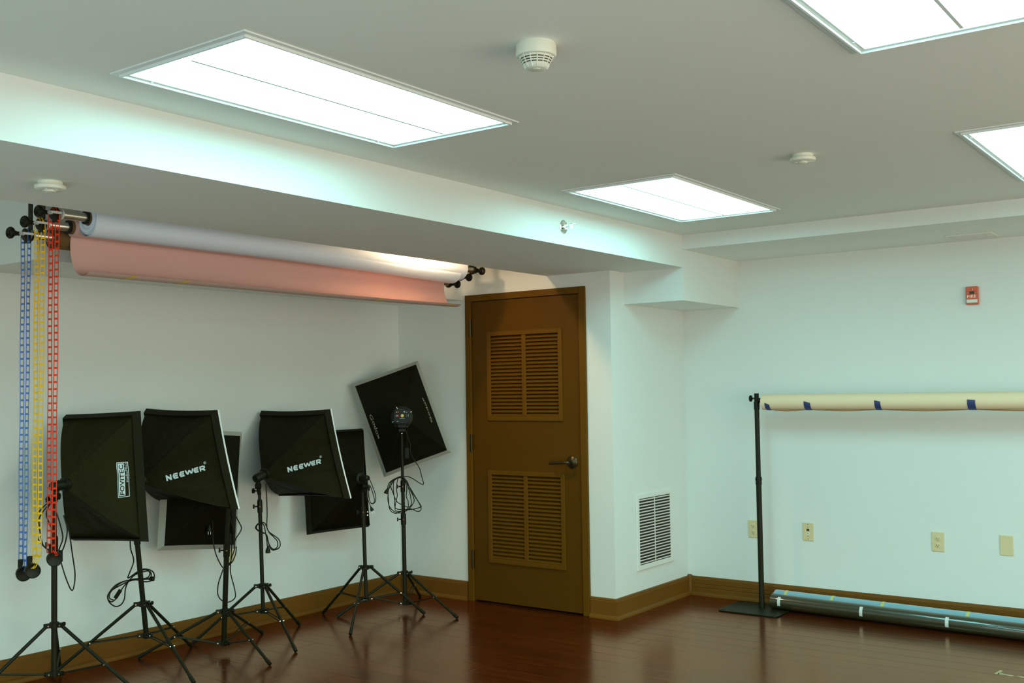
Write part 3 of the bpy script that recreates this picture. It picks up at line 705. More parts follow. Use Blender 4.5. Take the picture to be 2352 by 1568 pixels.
cord(LA, og, [(400, 600), (330, 680), (302, 800), (350, 930), (400, 1060), (440, 1200)], (60, 1060), 6.53, p0-n_*.02, n_)
cord(LA, og, [(430, 700), (500, 900), (550, 1130), (512, 1270), (488, 1330)], (60, 1060), 6.53, p0-n_*.05, n_)
cord(LA, og, [(560, 800), (615, 1000), (595, 1180), (545, 1330), (500, 1350)], (60, 1060), 6.53, p0-n_*.06, n_)
cord(LA, og, [(545, 470), (600, 640), (652, 737), (676, 600), (650, 400), (620, 190), (590, 120)], (0, 1168), 3.92, p0-n_*.06, n_)
q = on(139, 1276, p0-n_*.05, n_); mb = MB(og).obox(q, RT*.011, V((0, 0, .027)), n_*.010); child(mb.build('cord_switch', 'blackpl', None, bevel=.003), C1)
# ---- B
og = V((-4.88, 3.38, 0)); 
Bx = Box((-4.96, 3.732, 1.081), (-.074, .957, .279), (.04, -.277, .96), .568, .568, .388, k=.975)
topB = Bx.ap-Bx.n*.03+V((0, 0, -.085))
LB = thing('softbox_light', og, 'black softbox light with slanted white word logo, second tripod from the chains', 'studio light', 'softbox lights along the left wall')
tripod(LB, og, .175, .345, .46, [RAD(114), RAD(234), RAD(-6)], topB, rp=.0135, secs=((.72, .0105),))
sb = Bx.fabric(og, 'softbox', 'fabricB', LB)
child(Bx.frame(og, 'rim_band', 'flange', None, -.045, -.012, -.009, .003), sb)
child(Bx.frame(og, 'diffuser_edge', 'diff', None, -.009, .0025, .003, .002, label='white edge of the front cloth'), sb)
child(Bx.diffuser(og, None, a=.002, f=-.001, bulge=.02), sb)
def logo_word(bx, sb, og, s0, s1, s2, k, word='NEEWER'):
    o3 = CAM+(V(s0)-CAM)*k; e = CAM+(V(s1)-CAM)*k; t = CAM+(V(s2)-CAM)*k
    x3 = (e-o3).normalized(); wd = (e-o3).length; y = (t-o3); y = y-x3*y.dot(x3); ht = y.length; y3 = y.normalized(); mb = MB(og)
    u = wd/6.25; b = ht*.27            # rounded block letters N, three-bar E, W, R
    def bar(x0, y0, x1, y1, th=b):
        d = V((x1-x0, y1-y0)); L_ = d.length; d = d/L_; nx, ny = -d.y*th/2, d.x*th/2; n = 6; vs = []
        for i in range(n+1):
            cx, cy = x0+(x1-x0)*i/n, y0+(y1-y0)*i/n; vs += [(cx+nx, cy+ny), (cx-nx, cy-ny)]
        mb.add(bx.print_on(mb, 'TR', 'BR', o3, x3, y3, vs, .0045), [(2*i, 2*i+1, 2*i+3, 2*i+2) for i in range(n)])
    h = b/2; x = 0
    for ch in word:
        a = u*.84
        if ch == 'N': bar(x+h, 0, x+h, ht); bar(x+h, ht-h, x+a-h, h, b*1.2); bar(x+a-h, 0, x+a-h, ht); x += u
        elif ch == 'E':
            bar(x+h*1.6, ht-h, x+a*.95, ht-h); bar(x+h, ht/2, x+a*.9, ht/2); bar(x+h*1.6, h, x+a*.95, h)
            bar(x+h*2, ht-h, x+h, ht/2); bar(x+h*2, h, x+h, ht/2); x += u
        elif ch == 'W':
            w4 = u*1.22/4; bar(x, ht, x+w4, h); bar(x+w4, h, x+2*w4, ht-h); bar(x+2*w4, ht-h, x+3*w4, h); bar(x+3*w4, h, x+4*w4, ht); x += u*1.27
        elif ch == 'R':
            bar(x+h, 0, x+h, ht); bar(x+h, ht-h, x+a*.8, ht-h); bar(x+h, ht*.42, x+a*.8, ht*.42); bar(x+a*.8, ht-h, x+a, ht*.7); bar(x+a, ht*.7, x+a*.8, ht*.42); bar(x+a*.45, ht*.42, x+a, 0); x += u
    cx, cy, rr = wd*1.0, ht*1.38, ht*.24; n = 16; vs = []
    for i in range(n): a = 2*math.pi*i/n; vs += [(cx+math.cos(a)*rr, cy+math.sin(a)*rr), (cx+math.cos(a)*rr*.78, cy+math.sin(a)*rr*.78)]
    mb.add(bx.print_on(mb, 'TR', 'BR', o3, x3, y3, vs, .0045), [(2*i, 2*i+1, (2*i+3) % (2*n), (2*i+2) % (2*n)) for i in range(n)])
    vs, fs = fit_text('R', rr*.8, rr*1.0); mb.add(bx.print_on(mb, 'TR', 'BR', o3, x3, y3, [(cx-rr*.4+a, cy-rr*.5+b_) for a, b_ in vs], .0045), fs)
    child(mb.build('logo', 'logo', None), sb)
logo_word(Bx, sb, og, (-4.86, 3.4806, .9765), (-4.7465, 3.6563, 1.0251), (-4.8586, 3.4728, 1.005), .975)
lamp_head(LB, og, Bx.ap, Bx.n, topB)
n_ = facing(og); p0 = og+V((.03, -.02, 0))
C1 = cord(LB, og, [(1170, 200), (1172, 295), (1178, 370), (1200, 440), (1200, 490), (1165, 580), (1155, 625), (1250, 560), (1310, 540), (1370, 560), (1390, 600), (1380, 640), (1310, 655), (1230, 640), (1160, 655), (1080, 690), (1010, 730), (970, 780), (975, 820), (1010, 835), (1060, 790), (1100, 720), (1150, 660), (1220, 590), (1330, 560), (1362, 590), (1340, 630), (1240, 632), (1130, 650), (1040, 690), (985, 750), (970, 800), (990, 850), (1040, 880), (1090, 860), (1120, 810), (1130, 720), (1160, 650), (1230, 575), (1310, 548), (1350, 580), (1320, 622), (1200, 632), (1090, 668), (1000, 745), (985, 800), (1020, 820)], (0, 1168), 3.92, p0, n_, r=.0034)
q = on(1062/3.92, 1168+765/3.92, p0, n_); ex = (RT*.55+V((0, 0, .83))).normalized()
child(MB(og).obox(q+n_*.006, ex*.026, ex.cross(n_)*.010, n_*.009).build('cord_switch', 'blackpl', None, bevel=.003), C1)
q = on(1375/3.92, 1168+630/3.92, p0, n_); plug(C1, og, q, RT, n_)
# ---- C
og = V((-4.822, 3.834, 0))
Cx = Box((-5.100, 3.911, .884), (-.974, .217, -.064), (-.043, .099, .994), .432, .640, .293, k=.972, sag=.14, bow=.25, rimc=.006)
topC = Cx.ap-Cx.n*.02+V((0, 0, -.075))
LC = thing('softbox_light', og, 'black softbox light with grey lip turned to the wall, third tripod from the chains', 'studio light', 'softbox lights along the left wall')
tripod(LC, og, .054, .234, .447, [RAD(-128), RAD(-7), RAD(112)], topC, rp=.0145, secs=((.60, .012),))
sb = Cx.fabric(og, 'softbox', 'fabric2', LC)
child(Cx.frame(og, 'silver_lip', 'silver', None, .000, -.001, .035, .026, label='grey fabric lip around the front'), sb)
child(Cx.diffuser(og, None, a=.034, f=.022, bulge=.004), sb)
lamp_head(LC, og, Cx.ap, Cx.n, topC, knob=(.8, .6, 0))
n_ = facing(og); p0 = og+V((.03, -.02, 0))
C1 = cord(LC, og, [(205, 500), (205, 600), (205, 1000), (215, 1180), (260, 1380), (345, 1555), (400, 1600), (460, 1560), (530, 1480), (580, 1360), (590, 1250)], (460, 1080), 7.125, p0, n_)
cord(LC, og, [(520, 640), (590, 760), (640, 860), (675, 940), (650, 1010), (590, 1100), (560, 1180)], (460, 1080), 7.125, p0-n_*.02, n_)
cord(LC, og, [(2015, 530), (1985, 610), (1965, 680), (1960, 760), (1975, 800), (2010, 832), (2050, 843), (2095, 825), (2120, 785), (2110, 710), (2085, 620), (2073, 540), (2085, 440), (2110, 370), (2105, 300)], (0, 1168), 3.92, p0-n_*.01, n_)
cord(LC, og, [(430, 620), (480, 750), (540, 960), (520, 1100), (510, 1300), (500, 1480), (430, 1560)], (460, 1080), 7.125, p0, n_, name='power_cord')
for (u, v, a) in ((492, 1120, .0), (545, 1120, .01)):
    q = on(460+u/7.125, 1080+v/7.125, p0, n_); child(MB(og).obox(q+n_*.012, RT*.007, V((0, 0, .031)), n_*.008).build('cord_switch', 'blackpl', None, bevel=.003), C1)
q = on(460+150/7.125, 1080+975/7.125, p0, n_); plug(C1, og, q, (0, 0, -1), n_)
# ---- D
og = V((-4.858, 4.146, 0))
Dx = Box((-4.882, 4.510, 1.062), (-.047, .957, .285), (-.001, -.285, .959), .579, .563, .382)
topD = V((-4.866, 4.128, .850))
LD = thing('softbox_light', og, 'black softbox light with slanted word logo and visible lamp holder, fourth from the chains', 'studio light', 'softbox lights along the left wall')
tripod(LD, og, .170, .314, .391, [RAD(-132), RAD(-14), RAD(106)], topD, rp=.0115, secs=((.795, .009),))
sb = Dx.fabric(og, 'softbox', 'fabricB', LD)
child(Dx.frame(og, 'rim_band', 'flange', None, -.045, -.012, -.009, .003), sb)
child(Dx.frame(og, 'diffuser_edge', 'diff', None, -.009, .0025, .003, .002, label='white edge of the front cloth'), sb)
child(Dx.diffuser(og, None, a=.002, f=-.001, bulge=.02), sb)
logo_word(Dx, sb, og, (-4.7825, 4.2637, .9692), (-4.6638, 4.4303, 1.0148), (-4.7807, 4.2579, .9978), 1)
lamp_head(LD, og, Dx.ap, Dx.n, topD)
n_ = facing(og); p0 = og+V((.02, -.02, 0))
C1 = cord(LD, og, [(330, 330), (335, 390), (345, 600), (350, 800), (345, 960), (370, 1040), (440, 1100), (520, 1160), (547, 1230), (530, 1290), (480, 1320), (430, 1325), (390, 1280), (360, 1180), (330, 1090), (290, 1070), (240, 1050), (195, 1020), (175, 990), (200, 940), (250, 910), (310, 920), (340, 970), (380, 1060), (450, 1130), (505, 1200), (505, 1270), (460, 1310), (410, 1290), (370, 1210), (345, 1100), (290, 1060), (230, 1040), (190, 1000), (200, 950), (250, 918), (300, 950), (325, 1060), (345, 1180), (352, 1265)], (560, 1060), 6.533, p0, n_, r=.0032)
q = on(560+362/6.533, 1060+1345/6.533, p0, n_); plug(C1, og, q, (0, 0, -1), n_, 1.15)
# ---- E
og = V((-4.705, 4.844, 0))
Ex = Box((-5.035, 4.903, .863), (-.978, .187, -.088), (-.088, .007, .996), .471, .650, .315, sag=.16, bow=.35, rimc=.008)
topE = V((-4.722, 4.835, .815))
LE = thing('softbox_light', og, 'plain black softbox light turned to the wall, tripod second from the door', 'studio light', 'softbox lights along the left wall')
tripod(LE, og, .138, .334, .386, [RAD(180), RAD(-60), RAD(62)], topE, rp=.0120, secs=((.70, .010),))
sb = Ex.fabric(og, 'softbox', 'fabric2', LE)
child(Ex.frame(og, 'rim_band', 'flange', None, -.035, -.010, .001, .003), sb)
child(Ex.diffuser(og, None, a=.0, f=-.002, bulge=.006), sb)
lamp_head(LE, og, Ex.ap, Ex.n, topE, r=.018, knob=(.8, .6, 0))
n_ = facing(og); p0 = og+V((.02, -.02, 0))
C1 = cord(LE, og, [(410, 150), (450, 215), (485, 195), (512, 180), (560, 290), (620, 450), (640, 580), (610, 650), (550, 662), (512, 590), (490, 430), (497, 310), (520, 300), (560, 400), (590, 500), (610, 600), (585, 655), (530, 640), (495, 520), (480, 350), (470, 250), (455, 400), (475, 560), (520, 690), (545, 740)], (790, 1080), 8.708, p0, n_, r=.0026)
q = on(790+562/8.708, 1080+790/8.708, p0, n_); plug(C1, og, q, RT*.4-V((0, 0, 1)), n_, .9)
mb = MB(og)
for v in (828, 892): q = on(790+472/8.708, 1080+v/8.708, p0, n_); mb.lathe(q, n_, [(.0042, 0), (.0042, .004)], 10)
pieces(mb, 'cord_clip', 'rivet', C1)
# ---- F
og = V((-4.713, 5.215, 0))
Fx = Box((-4.937, 5.44, 1.251), (-.683, .728, -.056), (-.275, -.186, .943), .444, .633, .308, bow=.12, sag=.05, k=.985, rimc=.004)
LF = thing('softbox_light', og, 'tall black tilted softbox light with pale lip in the corner beside the door', 'studio light', 'softbox lights along the left wall')
fn = facing(Fx.ap)
topF = on(922.5, 985, og, facing(og))
tripod(LF, og, .052, .246, .451, [RAD(-120), RAD(-2), RAD(119)], topF, rp=.0140, secs=((.615, .0115), (.83, .0095)))
sb = Fx.fabric(og, 'softbox', 'fabric2', LF)
child(Fx.frame(og, 'silver_lip', 'silver', None, .000, -.001, .045, .024, label='pale translucent lip around the front'), sb)
child(Fx.diffuser(og, None, a=.044, f=.020, bulge=.004), sb)
def godox(a, b, s0, s1, s2):
    o3, e, t = [CAM+(V(s)-CAM)*.985 for s in (s0, s1, s2)]
    x3 = (e-o3).normalized(); y = t-o3; y = (y-x3*y.dot(x3)).normalized(); wd = (e-o3).length*1.02; ht = .033; mb = MB(og)
    vs, fs = fit_text('Godox', wd, ht, .004); mb.add(Fx.print_on(mb, a, b, o3, x3, y, vs, .004), fs); child(mb.build('logo', 'logodim', None), sb)
    mb = MB(og); n = 24
    for i in range(n):
        x0 = wd*(.02+.84*i/n); vs = [(x0, -.009), (x0+wd*.022, -.009), (x0+wd*.022, -.006), (x0, -.006)]
        mb.add(Fx.print_on(mb, a, b, o3, x3, y, vs, .004), [(0, 1, 2, 3)])
    child(mb.build('logo_tagline', 'logogold', None), sb)
godox('BL', 'TL', (-5.0684, 5.2664, 1.2771), (-5.0174, 5.2976, 1.1158), (-5.034, 5.2588, 1.2863))
godox('TR', 'BR', (-4.7508, 5.5517, 1.221), (-4.7994, 5.51, 1.3909), (-4.7841, 5.5217, 1.2146))
ap = Fx.ap; n = Fx.n; u_ = V((0, 0, 1)); s_ = n.cross(u_).normalized(); u_ = s_.cross(n)
MB(og).lathe(ap+n*.05, -n, [(.070, 0), (.072, .012), (.060, .016)], 32).build('speed_ring', 'blackpl', LF, smooth=True)
mb = MB(og)
for a in (20, 110, 200, 290):
    d = s_*math.cos(RAD(a+8))+u_*math.sin(RAD(a+8)); c = ap+n*.032+d*.068; mb.cyl(c-d*.008, c+d*.006, .0028, 8)
pieces(mb, 'speed_ring_rod', 'white', LF)
mb = MB(og); hw, hh = .054, .050; pts = []
for i in range(28):
    a = 2*math.pi*i/28; ca, sa = math.cos(a), math.sin(a); pts.append((math.copysign(abs(ca)**.55, ca)*hw, math.copysign(abs(sa)**.55, sa)*hh))
back = ap-n*.085
vs = [back+s_*x*.94+u_*y*.94 for x, y in pts]+[back+n*.010+s_*x+u_*y for x, y in pts]+[ap+n*.04+s_*x+u_*y for x, y in pts]
m_ = 28; fs = [tuple(range(m_))]+[(j*m_+i, j*m_+(i+1) % m_, (j+1)*m_+(i+1) % m_, (j+1)*m_+i) for j in range(2) for i in range(m_)]+[tuple(range(3*m_-1, 2*m_-1, -1))]
hd = mb.add(vs, fs).build('flash_head', 'blackpl', LF, smooth=True)
def dot(x, y, r, mt, nm, h=.004): child(MB(og).lathe(back+s_*x+u_*y, -n, [(r, 0), (r, h), (r*.7, h+.001)], 16).build(nm, mt, None, smooth=True), hd)
sg = 1 if s_.dot(RT) > 0 else -1
dot(0, .004, .010, 'dial', 'power_dial', .008); dot(-sg*.026, .028, .0042, 'ledred', 'red_button')
child(MB(og).obox(back+s_*(-sg*.030)+u_*.004, s_*.006, u_*.005, n*.003).build('mode_switch', 'ledred', None), hd)
child(MB(og).obox(back+s_*(sg*.030)+u_*.004, s_*.005, u_*.006, n*.003).build('socket', 'slot', None), hd)
mb = MB(og)
for (x, y, a, b) in ((sg*.014, .029, .004, .003), (sg*.028, .026, .005, .0012), (0, -.013, .016, .0009), (-sg*.040, .004, .0008, .007), (sg*.040, .006, .0008, .007), (-sg*.03, -.032, .006, .0012), (-sg*.037, .027, .004, .002)):
    mb.obox(back-n*.0006+s_*x+u_*y, s_*a, u_*b, n*.0006)
pieces(mb, 'panel_mark', 'logo', hd)
mb = MB(og); j = ap-n*.02-u_*.058; mb.obox(j, s_*.026, n*.018, u_*.012); mb.cyl(j, topF-V((0, 0, .0)), .012, 14); mb.cyl(j+s_*.05, j-s_*.05, .007, 10)
mb.obox(j-u_*.03, s_*.022, n*.014, u_*.008); mb.build('tilt_bracket', 'blackpl', LF, smooth=True)
MB(og).cyl(topF-V((0, 0, .03)), topF-V((0, 0, .018)), .0105, 14).build('chrome_stud', 'chrome', LF, smooth=True)
n_ = facing(og); p0 = og+V((.02, -.02, 0))
c5 = [(840+u/9.8, 900+v/9.8) for u, v in ((845, 700), (860, 790), (900, 880), (960, 1050), (1010, 1200), (1005, 1350), (1080, 1510))]
c6 = [(860+u/9.8, 1060+v/9.8) for u, v in ((930, 20), (1010, 140), (1060, 320), (1105, 480), (1080, 515), (1000, 470), (880, 390), (760, 335), (660, 340),
 (600, 345), (420, 410), (330, 560), (305, 760), (310, 900), (360, 1040), (480, 1140), (620, 1150), (760, 1070), (870, 940), (890, 830), (800, 620), (740, 450), (640, 350),
 (560, 340), (380, 430), (300, 560), (315, 840), (350, 1080), (470, 1160), (560, 1130), (700, 1090), (860, 1070), (1030, 1020), (1040, 980), (900, 770), (780, 560), (700, 400), (620, 350),
 (540, 370), (505, 500), (500, 640), (515, 770), (480, 920), (470, 1090), (600, 1115), (800, 1060), (960, 1115), (1040, 1090), (1035, 990), (880, 720), (760, 520), (680, 390), (590, 350),
 (450, 420), (425, 600), (450, 820), (470, 1040), (620, 1075), (750, 1050), (760, 900), (715, 780), (730, 620), (700, 480), (620, 365),
 (460, 400), (370, 540), (420, 700), (490, 880), (600, 960), (760, 1020), (830, 960), (820, 820), (780, 640), (700, 430), (600, 345), (450, 420), (380, 520), (300, 650))]
C1 = cord(LF, og, c5+c6[1:], (0, 0), 1, p0, n_, r=.0030)
q = on(860+262/9.8, 1060+690/9.8, p0, n_); plug(C1, og, q, -RT*.35-V((0, 0, 1)), n_, 1.0)
C2 = cord(LF, og, [(935, 720), (930, 900), (930, 1240)], (840, 900), 9.8, p0-n_*.01, n_, r=.002, jit=.002, name='remote_cord')
q = on(840+925/9.8, 900+1370/9.8, p0-n_*.01, n_); rc = child(MB(og).obox(q, RT*.0135, V((0, 0, .036)), n_*.009).build('remote_receiver', 'blackpl', None, bevel=.003), C2)
# ------------------------------------------------------------------ backdrop stand with cream roll
og = V((-2.795, 6.47, 0)); S = thing('backdrop_stand', og, 'black backdrop stand on a flat square base plate holding a cream paper roll', 'backdrop stand')
def base_plate(cx, cy):
    mb = MB(og); x0, x1, y0, y1 = cx-.20, cx+.20, cy-.19, cy+.165; r = .03; pts = []
    for (ax, ay, a0) in ((x1-r, y1-r, 0), (x0+r, y1-r, 90), (x0+r, y0+r, 180), (x1-r, y0+r, 270)):
        for k in range(5): a = RAD(a0+k*22.5); pts.append((ax+r*math.cos(a), ay+r*math.sin(a), .003))
    mb.prism(pts, (0, 0, .006)); b = mb.build('base_plate', 'black', S)
    mb = MB(og)
    for a, c in ((x0+.03, y0+.03), (x1-.03, y0+.03), (x0+.03, y1-.03), (x1-.03, y1-.03)): mb.cyl((a, c, 0), (a, c, .011), .012, 12)
    pieces(mb, 'rubber_foot', 'blackpl', b)
def up_pole(cx, cy, tilt):
    b = V((cx, cy, .009)); t = V((cx+tilt, cy, 1.352))
    def P(z): return b.lerp(t, (z-b.z)/(t.z-b.z))
    mb = MB(og).cyl(P(.009), P(.83), .0175, 20); mb.cyl(P(.009), P(.05), .0195, 20); mb.build('lower_pole', 'black', S, smooth=True)
    mb = MB(og).cyl(P(.800), P(.828), .0200, 20); mb.cyl(P(.828), P(.842), .0215, 20); mb.cyl(P(.842), P(.852), .0195, 20); mb.build('pole_collar', 'blackpl', S, smooth=True)
    mb = MB(og).cyl(P(.83), P(1.352), .0155, 20); mb.build('upper_pole', 'black', S, smooth=True)
    mb = MB(og).cyl(P(1.285), P(1.335), .0185, 20); mb.cyl(P(1.33), P(1.40) if False else P(1.33)+V((0, 0, .06)), .0150, 20); h = mb.build('pole_head', 'blackpl', S, smooth=True)
    return P(1.352), h
base_plate(-2.795, 6.47); tp, h = up_pole(-2.777, 6.485, -.001)
mb = MB(og); c = tp+V((-.018, 0, .005)); mb.cyl(c+V((-.008, 0, 0)), c+V((.0, 0, 0)), .005, 10); mb.lathe(c+V((-.030, 0, 0)), (1, 0, 0), [(.014, 0), (.022, .004), (.022, .012), (.012, .018)], 10); mb.build('wing_knob', 'blackpl', S, smooth=True)
base_plate(.17, 6.47); tp2, h2 = up_pole(.155, 6.485, 0)
zc = 1.333; MB(og).cyl((-2.777, 6.485, zc+.012), (.155, 6.485, zc+.012), .016, 20).build('crossbar', 'black', S, smooth=True)
cr = V((-2.735, 6.485, zc)); R_ = .0505
def ring_roll(mb, x0, x1, y, z, r, a0=0, a1=360, seg=40, dr=lambda x, a: 0, nx=40, ri=None):
    vs = []; fs = []; n = seg
    full = (a1-a0) >= 360
    for i in range(nx+1):
        x = x0+(x1-x0)*i/nx
        for j in range(seg+(0 if full else 1)):
            a = RAD(a0+(a1-a0)*j/seg); rr = r+dr(x, a); vs.append((x, y+rr*math.sin(a), z+rr*math.cos(a)))
    n = seg+(0 if full else 1)
    for i in range(nx):
        for j in range(seg): fs.append((i*n+j, i*n+(j+1) % n, (i+1)*n+(j+1) % n, (i+1)*n+j))
    mb.add(vs, fs)
    if ri and full:
        for x, e in ((x0, 0), (x1, nx)):
            k = len(mb.v); mb.add([(x, y+ri*math.sin(RAD(360*j/seg)), z+ri*math.cos(RAD(360*j/seg))) for j in range(seg)], [])
            b0 = k-(nx+1)*n+e*n if e == 0 else None
            mb.f += [(k-len(vs)+e*n+j - (n if e else 0), k-len(vs)+e*n+(j+1) % n - (n if e else 0), k+(j+1) % n, k+j) for j in range(n)] if True else []; mb.m += [mb.cur]*n
    return mb
def roll_x(name, x0, x1, y, z, r, ri, mt, parent, og):
    mb = MB(og); mb.lathe((x0, y, z), (1, 0, 0), [(ri, 0), (r, 0), (r, x1-x0), (ri, x1-x0), (ri, 0)], 48, cap=False); return mb.build(name, mt, parent, smooth=True)
PR = thing('paper_roll', cr, 'cream seamless paper roll held with navy tape on the backdrop stand', 'paper roll')
roll_x('paper', -2.732, .10, cr.y, zc, R_, .034, 'paperC', PR, cr)
roll_x('core', -2.728, .096, cr.y, zc, .0345, .0290, 'kraft', PR, cr)
TX = [(-2.703, -2.672), (-2.444, -2.402), (-2.004, -1.968), (-1.476, -1.432), (-.95, -.91), (-.5, -.46)]
def sagf(x):
    ts = [t[1] for t in TX]
    for i in range(len(ts)-1):
        a, b = ts[i], TX[i+1][0]
        if a < x < b: u = (x-a)/(b-a); return math.sin(math.pi*u)*(.009 if i == 0 else .006+.005*(b-a))*(1.25-.5*u if i == 0 else 1)
    return 0
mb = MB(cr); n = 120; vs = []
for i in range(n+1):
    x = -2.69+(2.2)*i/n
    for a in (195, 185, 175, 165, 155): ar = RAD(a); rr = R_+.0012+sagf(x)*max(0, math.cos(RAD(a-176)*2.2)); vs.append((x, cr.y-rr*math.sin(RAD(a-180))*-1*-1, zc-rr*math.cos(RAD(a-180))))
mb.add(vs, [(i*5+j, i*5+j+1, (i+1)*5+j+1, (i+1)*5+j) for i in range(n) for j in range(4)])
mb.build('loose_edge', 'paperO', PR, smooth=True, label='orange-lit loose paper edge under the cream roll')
def tape_x(x0, x1, y, z, r, a0, a1, mt, parent, og, slant=0, name='tape_strip'):
    mb = MB(og); n = 12; vs = []
    for i in range(n+1):
        a = RAD(a0+(a1-a0)*i/n)
        for k, x in enumerate((x0, x1)):
            aa = a+RAD(slant*k*(1-i/n)); vs.append((x, y-r*math.sin(aa), z+r*math.cos(aa)))
    mb.add(vs, [(2*i, 2*i+1, 2*i+3, 2*i+2) for i in range(n)]); return mb.build(name, mt, parent, smooth=True)
for k, (a, b) in enumerate(TX[:4]): tape_x(a, b, cr.y, zc, R_+.0022, (94, 84, 80, 80)[k], 178, 'btape', PR, cr, slant=(14, 12, 10, 3)[k])
# ------------------------------------------------------------------ rolls lying on the floor
rb = .0470; og = V((-2.70, 6.475, 0))
PB = thing('paper_roll', og, 'dark paper roll in clear film lying on the floor in front of the blue roll', 'paper roll', 'paper rolls on the floor')
def roll_slant(name, p0, p1, r, ri, mt, parent, og, segs=24, wob=.0):
    p0, p1 = V(p0), V(p1); L_ = (p1-p0).length; pr = [(ri, 0), (r, 0)]
    pr += [(r+wob*math.sin(i*1.9), L_*i/segs) for i in range(1, segs)]+[(r, L_), (ri, L_), (ri, 0)]
    return MB(og).lathe(p0, p1-p0, pr, 40, cap=False).build(name, mt, parent, smooth=True)
p0, p1 = V((-2.715, 6.512, rb+.009)), V((.00, 6.395, rb+.002))
def lerp(a, b, t): return a.lerp(b, t)
roll_slant('film_wrapped_paper', p0, p1, rb, .036, 'blackfilm', PB, og, wob=.0004)
roll_slant('core', p0+V((-.004, 0, 0)), p1+V((.004, 0, 0)), .0362, .031, 'kraft', PB, og)
def tape_on(p0, p1, x, w_, r, a0, a1, mt, parent, og):
    d = (p1-p0).normalized(); c0 = p0+(p1-p0)*((x-p0.x)/(p1.x-p0.x)); fr = V((0, -1, 0)); fr = (fr-d*fr.dot(d)).normalized(); uu = V((0, 0, 1)); mb = MB(og); n = 10; vs = []
    for i in range(n+1):
        a = RAD(a0+(a1-a0)*i/n)
        for k in (0, w_): vs.append(c0+d*k+fr*(r*math.sin(a))+uu*(r*math.cos(a)))
    mb.add(vs, [(2*i, 2*i+1, 2*i+3, 2*i+2) for i in range(n)]); mb.build('tape_strip', mt, parent, smooth=True)
for x in (-2.662, -2.133, -1.632): tape_on(p0, p1, x, .020, rb+.0012, 40, 112, 'wtape', PB, og)
og2 = V((-2.74, 6.60, 0)); rc_ = .0495
PC = thing('paper_roll', og2, 'light blue paper roll in clear film on the floor against the far wall', 'paper roll', 'paper rolls on the floor')
q0, q1 = V((-2.735, 6.622, rc_+.010)), V((-.02, 6.502, rc_+.003))
roll_slant('film_wrapped_paper', q0, q1, rc_, .038, 'bluefilm', PC, og2, wob=.0004)
roll_slant('core', q0+V((-.012, 0, 0)), q1+V((.004, 0, 0)), .0382, .032, 'kraft', PC, og2)
for x in (-2.665, -2.357, -2.040, -1.545): tape_on(q0, q1, x, .019, rc_+.0012, -30, 75, 'gtape', PC, og2)
# ------------------------------------------------------------------ roller system on the left soffit
XT, XM, XW = -4.20, -4.30, -4.40; ZT, ZM, ZW = 2.212, 2.178, 2.140
RY = {XT: (2.475, 5.335), XM: (2.470, 5.325), XW: (2.462, 5.325)}
def bracket(y, label):
    og = V((-4.3, y, ZC)); Bk = thing('roller_bracket', og, label, 'bracket', 'brackets for the backdrop rollers')
    for (x, z) in ((XT, ZT), (XM, ZM), (XW, ZW)):
        mb = MB(og); mb.box((x-.016, y-.004, z+.02), (x+.016, y, ZC)); mb.box((x-.022, y-.02, ZC-.004), (x+.022, y+.02, ZC))
        n = 12; pts = []
        for i in range(n+1): a = RAD(180+180*i/n); pts.append((x+.030*math.cos(a), y-.004, z+.030*math.sin(a)))
        pts += [(x+.030, y-.004, z+.008), (x+.022, y-.004, z+.012)]
        for i in range(n+1): a = RAD(360-180*i/n); pts.append((x+.022*math.cos(a), y-.004, z+.022*math.sin(a)))
        pts += [(x-.016, y-.004, z+.03), (x-.030, y-.004, z+.03)]
        mb.prism(pts, (0, .004, 0)); mb.build('hook', 'black', Bk)
    mb = MB(og); mb.box((XW-.03, y-.02, ZC-.006), (XT+.03, y+.02, ZC)); mb.build('mounting_plate', 'black', Bk)
bracket(2.462, 'black three hook bracket at the near end of the backdrop rollers')
bracket(5.322, 'black three hook bracket at the door end of the backdrop rollers')
